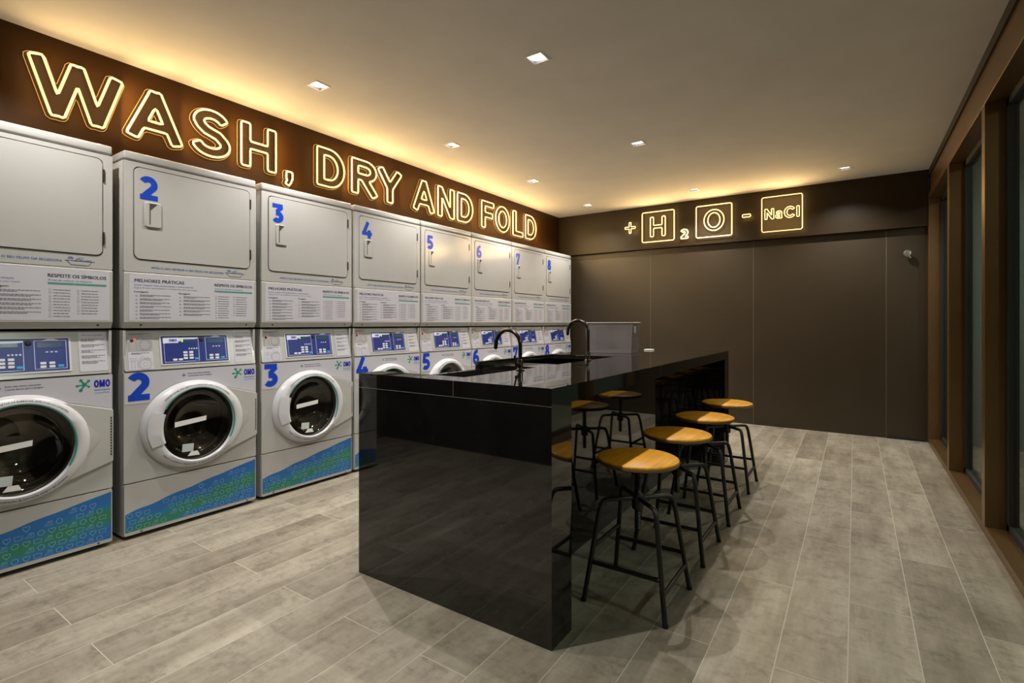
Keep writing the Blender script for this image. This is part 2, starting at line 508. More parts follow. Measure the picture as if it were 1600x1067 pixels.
def ring(cx, cy, rx, ry, w, n=40):
    """outer radii rx, ry"""
    return ('r', arc(cx, cy, rx, ry, 0, 360, n)[:-1], arc(cx, cy, rx - w, ry - w, 0, 360, n)[:-1])

def S_path(w):
    h = w / 2
    return arc(0.37, 0.735, 0.30 - h * 0.6, 0.265 - h, 25, 180, 12) + [(0.16, 0.64), (0.26, 0.555), (0.50, 0.475), (0.60, 0.40)][0:3] + arc(0.36, 0.265, 0.34 - h * 0.8, 0.265 - h, 42, -165, 16)

GLYPHS = {
 'W': lambda w: [('p', stroke([(w * .5, 1), (0.34, 0)], w)), ('p', stroke([(0.34, 0), (0.60, 1)], w)), ('p', stroke([(0.60, 1), (0.88, 0)], w)), ('p', stroke([(0.88, 0), (1.22 - w * .5, 1)], w)),
                ('p', [(0.34 - w * .55, 0), (0.34 + w * .55, 0), (0.34, 0.2)]), ('p', [(0.88 - w * .55, 0), (0.88 + w * .55, 0), (0.88, 0.2)]), ('p', [(0.60 - w * .55, 1), (0.60 + w * .55, 1), (0.60, 0.8)])],
 'A': lambda w: [('p', stroke([(w * .55, 0), (0.43, 1)], w * 1.02)), ('p', stroke([(0.43, 1), (0.86 - w * .55, 0)], w * 1.02)), ('p', [(0.43 - w * .6, 1), (0.43 + w * .6, 1), (0.43, .7)]), ('p', stroke([(0.22, 0.285), (0.64, 0.285)], w * .92))],
 'S': lambda w: [('p', stroke(S_path(w), w))],
 'H': lambda w: [('p', [(0, 0), (w, 0), (w, 1), (0, 1)]), ('p', [(0.70 - w, 0), (0.70, 0), (0.70, 1), (0.70 - w, 1)]), ('p', [(0.02, .5 - w * .45), (.68, .5 - w * .45), (.68, .5 + w * .45), (0.02, .5 + w * .45)])],
 ',': lambda w: [('p', stroke([(w * .5, 0.20), (w * .5, 0.0)], w)), ('p', stroke([(w * .55, 0.02), (w * .45, -0.08), (w * 0.02, -0.17)], w * .55))],
 'D': lambda w: [('p', [(0, 0), (w, 0), (w, 1), (0, 1)]), ('p', stroke([(w * .3, 1 - w / 2), (0.30, 1 - w / 2)] + arc(0.30, 0.5, 0.40 - w / 2, 0.5 - w / 2, 82, -82, 18) + [(0.30, w / 2), (w * .3, w / 2)], w))],
 'R': lambda w: [('p', [(0, 0), (w, 0), (w, 1), (0, 1)]), ('p', stroke([(w * .3, 1 - w / 2), (0.40, 1 - w / 2)] + arc(0.40, 0.72, 0.29 - w / 2, 0.28 - w / 2, 80, -80, 12) + [(0.40, 0.44 + w / 2), (w * .3, 0.44 + w / 2)], w)), ('p', stroke([(0.33, 0.48), (0.66, 0)], w * 1.05))],
 'Y': lambda w: [('p', stroke([(w * .5, 1), (0.38, 0.45)], w)), ('p', stroke([(0.38, 0.45), (0.76 - w * .5, 1)], w)), ('p', [(0.38 - w / 2, 0), (0.38 + w / 2, 0), (0.38 + w / 2, 0.5), (0.38 - w / 2, 0.5)])],
 'N': lambda w: [('p', [(0, 0), (w, 0), (w, 1), (0, 1)]), ('p', [(0.70 - w, 0), (0.70, 0), (0.70, 1), (0.70 - w, 1)]), ('p', [(0, 1), (w * 1.05, 1), (0.70, 0), (0.70 - w * 1.05, 0)])],
 'F': lambda w: [('p', [(0, 0), (w, 0), (w, 1), (0, 1)]), ('p', [(0, 1 - w), (0.60, 1 - w), (0.60, 1), (0, 1)]), ('p', [(0, .56 - w), (0.54, .56 - w), (0.54, .56), (0, .56)])],
 'O': lambda w: [ring(0.39, 0.5, 0.39, 0.515, w)],
 'L': lambda w: [('p', [(0, 0), (w, 0), (w, 1), (0, 1)]), ('p', [(0, 0), (0.57, 0), (0.57, w), (0, w)])],
 'M': lambda w: [('p', [(0, 0), (w, 0), (w, 1), (0, 1)]), ('p', [(0.86 - w, 0), (0.86, 0), (0.86, 1), (0.86 - w, 1)]), ('p', [(0, 1), (w * 1.2, 1), (0.43 + w * .45, 0.05), (0.43 - w * .45, 0.05)]), ('p', [(0.86, 1), (0.86 - w * 1.2, 1), (0.43 - w * .45, 0.05), (0.43 + w * .45, 0.05)])],
 'l': lambda w: [('p', [(0, 0), (w, 0), (w, 1), (0, 1)])],
 '-': lambda w: [('p', [(0, 0.5 - w / 2), (1, 0.5 - w / 2), (1, 0.5 + w / 2), (0, 0.5 + w / 2)])],
 '+': lambda w: [('p', [(0, 0.5 - w / 2), (1, 0.5 - w / 2), (1, 0.5 + w / 2), (0, 0.5 + w / 2)]), ('p', [(0.5 - w / 2, 0), (0.5 + w / 2, 0), (0.5 + w / 2, 1), (0.5 - w / 2, 1)])],
 'C': lambda w: [('p', stroke(arc(0.40, 0.5, 0.38 - w / 2, 0.515 - w / 2, 42, 318, 26), w))],
 'a': lambda w: [('p', stroke(arc(0.27, 0.50, 0.22 - w / 2, 0.23 - w / 2, 165, 30, 10) + [(0.46 - w / 2, 0.45), (0.46 - w / 2, 0.1), (0.50 - w / 2, 0)], w)), ring(0.235, 0.205, 0.215, 0.215, w * .95)],
 '1': lambda w: [('p', [(0.34 - w, 0), (0.34, 0), (0.34, 1), (0.34 - w, 1)]), ('p', [(0, 1), (0.3, 1), (0.3, 1 - w * .8), (0, 1 - w * .8)])],
 '2': lambda w: [('p', stroke(arc(0.33, 0.66, 0.36 - w / 2, 0.36 - w / 2, 152, -30, 16) + [(0.14, 0.10)], w)), ('p', [(0.02, 0), (0.70, 0), (0.70, w * .88), (0.02, w * .88)]), ('p', [(0.02, 0), (0.3, 0), (0.3, .3), (0.02, w * .72)])],
 '3': lambda w: [('p', [(0.05, 1 - w * .9), (0.64, 1 - w * .9), (0.64, 1), (0.05, 1)]), ('p', stroke([(0.60, 1 - w * .6), (0.30, 0.58)], w * .85)), ('p', stroke([(0.24, 0.60 - w * .42)] + arc(0.33, 0.31, 0.35 - w / 2, 0.32 - w / 2, 80, -142, 18), w))],
 '4': lambda w: [('p', stroke([(0.47, 1.02), (0.12, 0.26)], w * .95)), ('p', [(0.01, 0.19), (0.78, 0.19), (0.78, 0.19 + w * .85), (0.01, 0.19 + w * .85)]), ('p', [(0.44, 0), (0.44 + w, 0), (0.44 + w, 0.52), (0.44, 0.52)])],
 '5': lambda w: [('p', [(0.10, 1 - w * .85), (0.64, 1 - w * .85), (0.64, 1), (0.10, 1)]), ('p', [(0.10, 1), (0.10 + w * .95, 1), (0.05 + w, 0.46), (0.05, 0.46)]), ('p', stroke([(0.07, 0.645 - w / 2), (0.2, 0.645 - w / 2)] + arc(0.33, 0.325, 0.36 - w / 2, 0.33 - w / 2, 82, -140, 18), w))],
 '6': lambda w: [ring(0.36, 0.32, 0.345, 0.335, w), ('p', stroke([(w / 2 + .015, 0.30), (w / 2 + 0.02, 0.48)] + arc(0.45, 0.52, 0.43 - w / 2, 0.49 - w / 2, 172, 72, 12), w))],
 '7': lambda w: [('p', [(0.02, 1 - w * .85), (0.68, 1 - w * .85), (0.68, 1), (0.02, 1)]), ('p', stroke([(0.565, 0.92), (0.245, 0)], w)), ('p', [(0.02, 0.64), (0.02 + w * .85, 0.64), (0.02 + w * .85, 1), (0.02, 1)])],
 '8': lambda w: [ring(0.36, 0.735, 0.305, 0.275, w * .92), ring(0.36, 0.295, 0.355, 0.305, w)],
}

def resample(loop, step, smooth=1):
    P = np.array(loop); 
    for _ in range(smooth): P = (P + np.roll(P, 1, 0) + np.roll(P, -1, 0)) / 3
    Q = np.vstack([P, P[:1]]); s = np.concatenate([[0], np.cumsum(np.linalg.norm(np.diff(Q, axis=0), axis=1))])
    n = max(10, int(round(s[-1] / step))); t = np.linspace(0, s[-1], n, endpoint=False)
    return list(zip(np.interp(t, s, Q[:, 0]), np.interp(t, s, Q[:, 1])))

def simplify(loop, tol):
    P = [np.array(p) for p in loop]
    k0 = 0; k1 = max(range(len(P)), key=lambda i: np.linalg.norm(P[i] - P[0]))
    def rdp(seg):
        if len(seg) < 3: return seg
        a, b = seg[0], seg[-1]; e = b - a; l = np.linalg.norm(e) or 1e-9
        d = [abs(e[0] * (p - a)[1] - e[1] * (p - a)[0]) / l for p in seg[1:-1]]
        k = int(np.argmax(d))
        if d[k] < tol: return [a, b]
        return rdp(seg[:k + 2])[:-1] + rdp(seg[k + 1:])
    A = rdp(P[k0:k1 + 1]); B = rdp(P[k1:] + [P[0]])
    return A[:-1] + B[:-1]

def fill_loops(bm, loops, fn, d):
    """flat filled shape with holes"""
    cu = bpy.data.curves.new('g', 'CURVE'); cu.dimensions = '2D'; cu.fill_mode = 'FRONT'
    for lp in loops:
        s = cu.splines.new('POLY'); s.points.add(len(lp) - 1); s.use_cyclic_u = True
        for k, p in enumerate(lp): s.points[k].co = (p[0], p[1], 0, 1)
    o = bpy.data.objects.new('g', cu); C.objects.link(o); bpy.context.view_layer.update()
    me = o.evaluated_get(bpy.context.evaluated_depsgraph_get()).to_mesh()
    vs = [bm.verts.new(fn(v.co.x, v.co.y, d)) for v in me.vertices]
    for p in me.polygons:
        try: bm.faces.new([vs[i] for i in p.vertices])
        except ValueError: pass
    bpy.data.objects.remove(o); bpy.data.curves.remove(cu)

_GF = {}
def glyph_solid(bm, ch, fn, a, b, h, d, w=0.24, width=None):
    if (ch, w) not in _GF:
        F, xs, ys = glyph_field(ch, w, 90)
        _GF[(ch, w)] = [simplify(l, 0.004) for l in contours(F, xs, ys, 0.0)]
    lp = _GF[(ch, w)]
    x0 = min(p[0] for l in lp for p in l); x1 = max(p[0] for l in lp for p in l)
    sx = h if width is None else width / (x1 - x0)
    fill_loops(bm, [[((p[0] - x0) * sx, p[1] * h) for p in l] for l in lp], lambda u, v, dd: fn(a + u, b + v, dd), d)

# ------------------------------------------------------------------ object helpers
def tag(o, label, cat, group=None, kind=None):
    o['label'] = label; o['category'] = cat
    if group: o['group'] = group
    if kind: o['kind'] = kind
    return o

def thing(name, label, cat, loc, group=None, rz=0.0):
    o = bpy.data.objects.new(name, None); o.empty_display_size = 0.1
    C.objects.link(o); o.location = loc; o.rotation_euler = (0, 0, rz)
    return tag(o, label, cat, group)

def struct(name, bm, m, parent=None, smooth=None):
    o = to_obj(name, bm, m, parent, smooth)
    if not parent: o['kind'] = 'structure'
    return o

def sbox(name, a, b, m, bev=0.0):
    bm = bmesh.new(); box(bm, a, b, bev); return struct(name, bm, m)

def copy_tree(o, parent=None):
    c = o.copy(); C.objects.link(c); c.parent = parent
    for ch in list(o.children): copy_tree(ch, c)
    return c

# ------------------------------------------------------------------ the room
ZC = 2.56; XL = -3.35; XR = 0.57; YB = 6.19; YF = -0.45
sbox('floor', (-3.9, YF - 0.1, -0.06), (3.4, YB + 0.1, 0.0), M['floor'])
# ceiling with square openings for the recessed lamps
LAMPS = [(-2.70, 1.91), (-2.70, 3.15), (-2.70, 4.40), (-2.70, 5.66), (-1.43, 2.375), (-1.44, 3.95), (-1.445, 5.66), (-0.08, 5.65), (-2.70, 0.66), (-1.43, 0.80)]
LH = 0.043
def ceiling():
    xs = sorted({-3.9, XR + 0.002} | {x + s for x, _ in LAMPS for s in (-LH, LH)})
    ys = sorted({YF - 0.1, YB + 0.1} | {y + s for _, y in LAMPS for s in (-LH, LH)})
    bm = bmesh.new(); g = {}
    def V(i, j):
        if (i, j) not in g: g[(i, j)] = bm.verts.new((xs[i], ys[j], ZC))
        return g[(i, j)]
    for i in range(len(xs) - 1):
        for j in range(len(ys) - 1):
            cx, cy = (xs[i] + xs[i + 1]) / 2, (ys[j] + ys[j + 1]) / 2
            if any(abs(cx - x) < LH and abs(cy - y) < LH for x, y in LAMPS): continue
            bm.faces.new((V(i, j), V(i, j + 1), V(i + 1, j + 1), V(i + 1, j)))
    o = struct('ceiling', bm, M['ceiling'])
ceiling()
sbox('wall_left', (XL - 0.10, YF, 2.035), (XL, YB, ZC), M['signwall'])
sbox('wall_niche', (-3.92, YF, 0), (-3.85, YB, ZC), M['backwall'])
sbox('wall_back', (-3.9, YB, 0), (XR, YB + 0.1, ZC), M['backwall'])
sbox('wall_fascia', (-3.9, 6.125, 2.035), (XR, YB, ZC), M['fascia'])
sbox('wall_front', (-3.9, YF - 0.1, 0), (3.4, YF, ZC), M['dark'])
bm = bmesh.new()
for x in (-2.1, -0.936, 0.254): box(bm, (x - 0.0015, YB - 0.0015, 0), (x + 0.0015, YB + 0.01, 2.03))
struct('trim_1', bm, M['seam'])
sbox('baseboard_back', (0.258, YB - 0.012, 0.0), (0.548, YB, 0.02), M['gasket'])

# window wall on the right: bronze frame, black gaskets, glass panes
def window_wall():
    bm = bmesh.new()
    ym = [6.15, 4.925, 3.68, 2.435, 1.19, -0.05]
    box(bm, (XR, YF, 2.285), (XR + 0.16, YB, 2.345), 0.002)       # header
    box(bm, (XR + 0.012, YF, 2.345), (XR + 0.16, YB, 2.50))       # beam over the header
    box(bm, (XR, YF, 0.0), (XR + 0.16, YB, 0.045), 0.002)         # sill
    struct('trim_2', bm, M['bronze'])
    sbox('trim_3', (XR + 0.001, YF, 2.50), (XR + 0.16, YB, ZC), M['gasket'])
    for k, y in enumerate(ym):
        b = bmesh.new(); box(b, (XR, y - 0.04, 0.045), (XR + 0.085, y + 0.04, 2.285), 0.0015)
        struct('trim_%d' % (4 + k), b, M['bronze'])
    for k in range(len(ym) - 1):
        y1, y0 = ym[k] - 0.04, ym[k + 1] + 0.04
        g = bmesh.new(); t = 0.045
        x0, x1 = XR + 0.085, XR + 0.125
        ya, yb_ = ym[k + 1] - 0.01, ym[k] + 0.01
        box(g, (x0, ya, 0.045), (x1, y0 + t, 2.285)); box(g, (x0, y1 - t, 0.045), (x1, yb_, 2.285))
        box(g, (x0, y0, 0.045), (x1, y1, 0.045 + 0.035)); box(g, (x0, y0, 2.285 - 0.04), (x1, y1, 2.285))
        w = struct('window_%d' % (k + 1), g, M['gasket'])
        p = bmesh.new(); box(p, (x0 + 0.015, y0 + t, 0.08), (x0 + 0.023, y1 - t, 2.245))
        to_obj('pane', p, M['winglass'], w)
window_wall()
# corridor beyond the glass
sbox('wall_corridor_back', (XR + 0.16, YB, 0), (3.4, YB + 0.1, ZC), M['hallwall'])
sbox('wall_corridor_side', (3.4, YF, 0), (3.5, YB + 0.1, ZC), M['hallwall'])
sbox('ceiling_corridor', (XR + 0.14, YF - 0.1, ZC), (3.4, YB + 0.1, ZC + 0.06), M['ceiling'])
def added_corridor_lamp(x, y, label):  # unseen lamp, added to brighten the corridor behind the glass
    t = thing('added_corridor_light', label, 'ceiling light', (x, y, ZC), 'added round corridor lamps')
    bm = bmesh.new(); lathe(bm, [(0.0, -0.005), (0.12, -0.005), (0.13, -0.03), (0.115, -0.045), (0, -0.05)], 28)
    to_obj('diffuser', bm, mat('added_corridor_lamp', (0.8, 0.8, 0.8), 0.5, emit=(0.95, 1.0, 0.90, 1), es=HALL), t, 1.0)
added_corridor_lamp(2.0, 4.6, 'added unseen round lamp lighting the corridor beyond the far window panes')
added_corridor_lamp(2.0, 1.6, 'added unseen round lamp lighting the corridor beyond the near window panes')

# ------------------------------------------------------------------ recessed lamps
LABELS = ['recessed square ceiling light above the second dryer, nearest the W A S H letters', 'recessed square ceiling light over the aisle in front of dryers 3 and 4',
          'recessed square ceiling light over the aisle before dryers 5 and 6', 'recessed square ceiling light by the sign wall at the far end, above dryer 8',
          'brightest square ceiling light, right above the near end of the black counter', 'recessed square ceiling light above the far sink of the counter',
          'recessed square ceiling light close to the H in its glowing square', 'recessed square ceiling light nearest the window wall, alone on the right',
          'recessed square ceiling light above the first dryer at the near end', 'recessed square ceiling light in front of the near end of the counter']
def downlight(x, y, label, power):
    t = thing('ceiling_light', label, 'ceiling light', (x, y, ZC), 'recessed square ceiling lights')
    bm = bmesh.new()
    a = LH; b = 0.052
    for (x0, y0, x1, y1) in ((-b, -b, b, -a), (-b, a, b, b), (-b, -a, -a, a), (a, -a, b, a)):
        box(bm, (x0, y0, -0.003), (x1, y1, 0.0))
    to_obj('trim_frame', bm, M['trimwhite'], t)
    bm = bmesh.new()
    c = 0.030; hh = 0.05
    lo = [bm.verts.new(p) for p in ((-a, -a, 0), (a, -a, 0), (a, a, 0), (-a, a, 0))]
    hi = [bm.verts.new(p) for p in ((-c, -c, hh), (c, -c, hh), (c, c, hh), (-c, c, hh))]
    for i in range(4): bm.faces.new((lo[i], lo[(i + 1) % 4], hi[(i + 1) % 4], hi[i]))
    to_obj('reflector', bm, M['reflector'], t)
    bm = bmesh.new(); box(bm, (-0.033, -0.033, 0.010), (0.033, 0.033, 0.014))
    to_obj('lamp_face', bm, M['lampface'], t)
    ld = bpy.data.lights.new('downlight', 'SPOT'); ld.energy = power; ld.spot_size = math.radians(128); ld.spot_blend = 0.75
    ld.shadow_soft_size = 0.014; ld.color = (1.0, 0.95, 0.88)
    lo_ = bpy.data.objects.new('lamp_beam', ld); C.objects.link(lo_); lo_.parent = t; lo_.location = (0, 0, 0.004)
for (x, y), lb in zip(LAMPS, LABELS): downlight(x, y, lb, DOWN)

# ------------------------------------------------------------------ neon signs
def neon(name, label, group, loops, edge, fn, r_tube, r_edge, stand=0.030, power=1.0):
    """loops, edge: closed 2D loops in metres on the wall; fn(a, b, d) -> world"""
    xs = [p[0] for l in loops for p in l]; ys = [p[1] for l in loops for p in l]
    ca, cb = (min(xs) + max(xs)) / 2, min(ys)
    base = Vector(fn(ca, cb, 0)); t = thing(name, label, 'neon sign', base, group)
    lf = lambda a, b, d: Vector(fn(a, b, d)) - base
    bm = bmesh.new()
    for l in loops: tube(bm, [lf(a, b, stand) for a, b in l], r_tube, 6, closed=True)
    to_obj('neon_tube', bm, M['neon'], t, 3.14)
    if edge:
        bm = bmesh.new()
        fill_loops(bm, [[(a - ca, b - cb) for a, b in simplify(l, 0.0012)] for l in edge], lambda a, b, d: lf(a + ca, b + cb, d), 0.009)
        to_obj('acrylic_backing', bm, M['acrylic'], t)
        bm = bmesh.new()
        for l in edge: tube(bm, [lf(a, b, 0.008) for a, b in l], r_edge, 4, closed=True)
        to_obj('glowing_edge', bm, M['acrylic_edge'], t)
    # light given off by the tubes: upwards, into the room and onto the wall behind
    w, h = max(xs) - min(xs), max(ys) - min(ys); k = sum(math.dist(l[i], l[i - 1]) for l in loops for i in range(len(l))) / 2.4 * power
    n = (Vector(fn(0, 0, 1)) - Vector(fn(0, 0, 0))); u = (Vector(fn(1, 0, 0)) - Vector(fn(0, 0, 0))); up = Vector((0, 0, 1))
    for nm, P, z, y_, d, sx, sy, pw in (('glow_up', lf(ca, max(ys) - 0.02, stand + 0.02), -up, n, 0, w, 0.03, GLOW_UP if edge else 0.02), ('glow_back', lf(ca, (min(ys) + max(ys)) / 2, stand + 0.04), n, up, 0, w * 1.1, h * 1.1, GLOW_BACK), ('glow_side', lf(max(xs), (min(ys) + max(ys)) / 2, stand + 0.03), -u, n, 0, 0.04, h, GLOW_SIDE if edge else 0.02)):
        ld = bpy.data.lights.new(nm, 'AREA'); ld.shape = 'RECTANGLE'; ld.size = sx if nm != 'glow_side' else sy; ld.size_y = sy if nm != 'glow_side' else sx; ld.energy = pw * k; ld.color = (1.0, 0.66, 0.28)
        o = bpy.data.objects.new(nm, ld); C.objects.link(o); o.parent = t
        x_ = y_.cross(z)
        o.matrix_local = Matrix.Translation(P) @ Matrix((x_, y_, z)).transposed().to_4x4()
    # light into the room leaves along the tubes: a narrow lamp on each stretch of tube
    lens = [sum(math.dist(l[i], l[i - 1]) for i in range(len(l))) for l in loops]; tot = sum(lens); cnt = 12 if edge else 7
    for l, ln in zip(loops, lens):
        m = max(3 if ln > 0.2 else 2, round(cnt * ln / tot)); q = [l[int(len(l) * j / m)] for j in range(m)]
        cl = [math.dist(q[j], q[(j + 1) % m]) for j in range(m)]
        for j in range(m):
            a, b = lf(*q[j], stand + r_tube + 0.004), lf(*q[(j + 1) % m], stand + r_tube + 0.004)
            if (b - a).length < 0.004: continue
            ld = bpy.data.lights.new('glow_out', 'AREA'); ld.shape = 'RECTANGLE'; ld.size = (b - a).length; ld.size_y = 0.012
            ld.energy = GLOW_OUT * k * (ln / tot) * cl[j] / sum(cl); ld.color = (1.0, 0.66, 0.28)
            o = bpy.data.objects.new('glow_out', ld); C.objects.link(o); o.parent = t
            x_ = (b - a).normalized(); y_ = (-n).cross(x_)
            o.matrix_local = Matrix.Translation((a + b) / 2) @ Matrix((x_, y_, -n)).transposed().to_4x4()
    return t

def neon_glyph(ch, a0, a1, b0, h, w=0.17, edge=0.052, step=0.014, round_=0.03):
    F, xs, ys = glyph_field(ch, w - 2 * round_ if round_ else w, 90)
    def grab(lev):
        return contours(F.copy(), xs, ys, lev)
    lv = round_
    L1 = grab(lv)
    # width of the glyph
    x0 = min(p[0] for l in L1 for p in l); x1 = max(p[0] for l in L1 for p in l)
    y0 = min(p[1] for l in L1 for p in l); y1 = max(p[1] for l in L1 for p in l)
    sx = (a1 - a0) / (x1 - x0)
    full = h if ch not in ',-' else None
    sy = h / (y1 - y0)
    T = lambda l: [(a0 + (p[0] - x0) * sx, b0 + (p[1] - y0) * sy) for p in l]
    A = [resample(T(l), step) for l in L1]
    B = [resample(T(l), step * 1.4) for l in grab(lv + edge)] if edge else None
    return A, B

fl = lambda a, b, d: (XL + d, a, b)
ZB, HH = 2.158, 0.286
SIGN = [('W', .742, 1.125, 'big glowing letter W that starts the word WASH'), ('A', 1.145, 1.423, 'big glowing letter A between W and S in WASH'), ('S', 1.482, 1.702, 'big glowing letter S in WASH, third letter'),
        ('H', 1.776, 2.015, 'big glowing letter H that ends the word WASH'), (',', 2.086, 2.140, 'small glowing comma right after WASH, just above dryer 3'),
        ('D', 2.340, 2.583, 'glowing letter D that starts the word DRY'), ('R', 2.655, 2.915, 'glowing letter R in the middle of DRY'), ('Y', 2.925, 3.190, 'glowing letter Y that ends the word DRY'),
        ('A', 3.337, 3.612, 'glowing letter A that starts the word AND'), ('N', 3.664, 3.902, 'glowing letter N in the middle of AND'), ('D', 3.955, 4.200, 'glowing letter D that ends the word AND'),
        ('F', 4.355, 4.575, 'glowing letter F that starts the word FOLD'), ('O', 4.610, 4.885, 'glowing letter O, second letter of FOLD'), ('L', 4.958, 5.175, 'glowing letter L, third letter of FOLD'),
        ('D', 5.230, 5.478, 'glowing letter D that ends the word FOLD, farthest of the long sign')]
for ch, a0, a1, lb in SIGN:
    b0, h = (ZB, HH) if ch != ',' else (2.095, 0.098)
    if ch == ',':
        A, B = neon_glyph(',', a0, a1, b0, h, 0.17, 0.052, 0.010, 0.03)
    else:
        A, B = neon_glyph(ch, a0, a1, b0, h, 0.19)
    neon('neon_letter', lb, 'letters of the WASH, DRY AND FOLD sign', A, B, fl, 0.0066, 0.0016)

YW = 6.125
fb = lambda a, b, d: (a, YW - d, b)
def back_sign():
    G = 'H2O and NaCl formula sign'
    sq = lambda x0, z0, x1, z1: resample(rrect(x0, z0, x1, z1, 0.012), 0.02, 0)
    def gl(ch, a0, a1, b0, h, w=0.15, rd=0.02, st=0.011): return neon_glyph(ch, a0, a1, b0, h, w, 0, st, rd)[0]
    R = 0.0062
    neon('neon_plus', 'small glowing plus sign at the left end of the formula', G, gl('+', -2.392, -2.258, 2.243, 0.135, 0.20, 0.04, 0.008), None, fb, 0.0052, 0, power=1.5)
    neon('neon_element_box', 'glowing square outline with a large H inside', G, [sq(-2.170, 2.112, -1.780, 2.474)] + gl('H', -2.068, -1.886, 2.174, 0.236, 0.17, 0.045), None, fb, R, 0, power=1.5)
    neon('neon_digit', 'small solid glowing digit 2 between the two big squares', G, gl('2', -1.700, -1.619, 2.117, 0.108, 0.26, 0.0, 0.007), None, fb, 0.0072, 0, power=1.5)
    neon('neon_element_box', 'glowing square outline with a round letter O inside', G, [sq(-1.527, 2.108, -1.141, 2.470)] + gl('O', -1.440, -1.224, 2.178, 0.238, 0.16, 0.02), None, fb, R, 0, power=1.5)
    neon('neon_minus', 'short glowing minus sign between the O square and the NaCl square', G, gl('-', -1.033, -0.950, 2.290, 0.030, 0.3, 0.1, 0.006), None, fb, 0.0045, 0, power=1.5)
    L = [sq(-0.838, 2.106, -0.455, 2.478)]
    L += gl('N', -0.808, -0.722, 2.242, 0.110, 0.20, 0.045, 0.006) + gl('a', -0.705, -0.642, 2.240, 0.080, 0.15, 0.02, 0.006)
    L += gl('C', -0.622, -0.528, 2.238, 0.116, 0.19, 0.03, 0.006) + gl('l', -0.506, -0.483, 2.240, 0.112, 0.2, 0.04, 0.008)
    neon('neon_element_box', 'glowing square outline with NaCl written inside, at the right end', G, L, None, fb, 0.0043, 0, power=1.5)
back_sign()

# ------------------------------------------------------------------ laundry machines
XF = 0.35                                    # local x of the front face; origin on the floor under the middle
HW = 0.3480                                  # half width
MX = -3.114 - XF
RIGHTS = [1.0127, 1.7564, 2.4884, 3.2086, 3.9175, 4.62, 5.3282, 6.0252]
front = lambda a, b, d: (XF + d, a, b)
def slant(a, b, d):                           # control panel plane
    t = (b - 0.872) / (1.078 - 0.872)
    return (XF + 0.002 - 0.036 * t + d, a, b)
def words_rows(bm, fn, a0, a1, b_top, n, pitch, h, d, seed, lines=2):
    rnd = random.Random(seed)
    for k in range(n):
        for q in range(lines):
            a = a0; end = a1 - (0 if q == 0 else rnd.uniform(0.2, 0.6) * (a1 - a0))
            z = b_top - k * pitch - q * h * 1.7
            while a < end - 0.004:
                w = min(rnd.uniform(0.005, 0.016), end - a)
                quad2(bm, fn, a, z - h, a + w, z, d); a += w + 0.0022

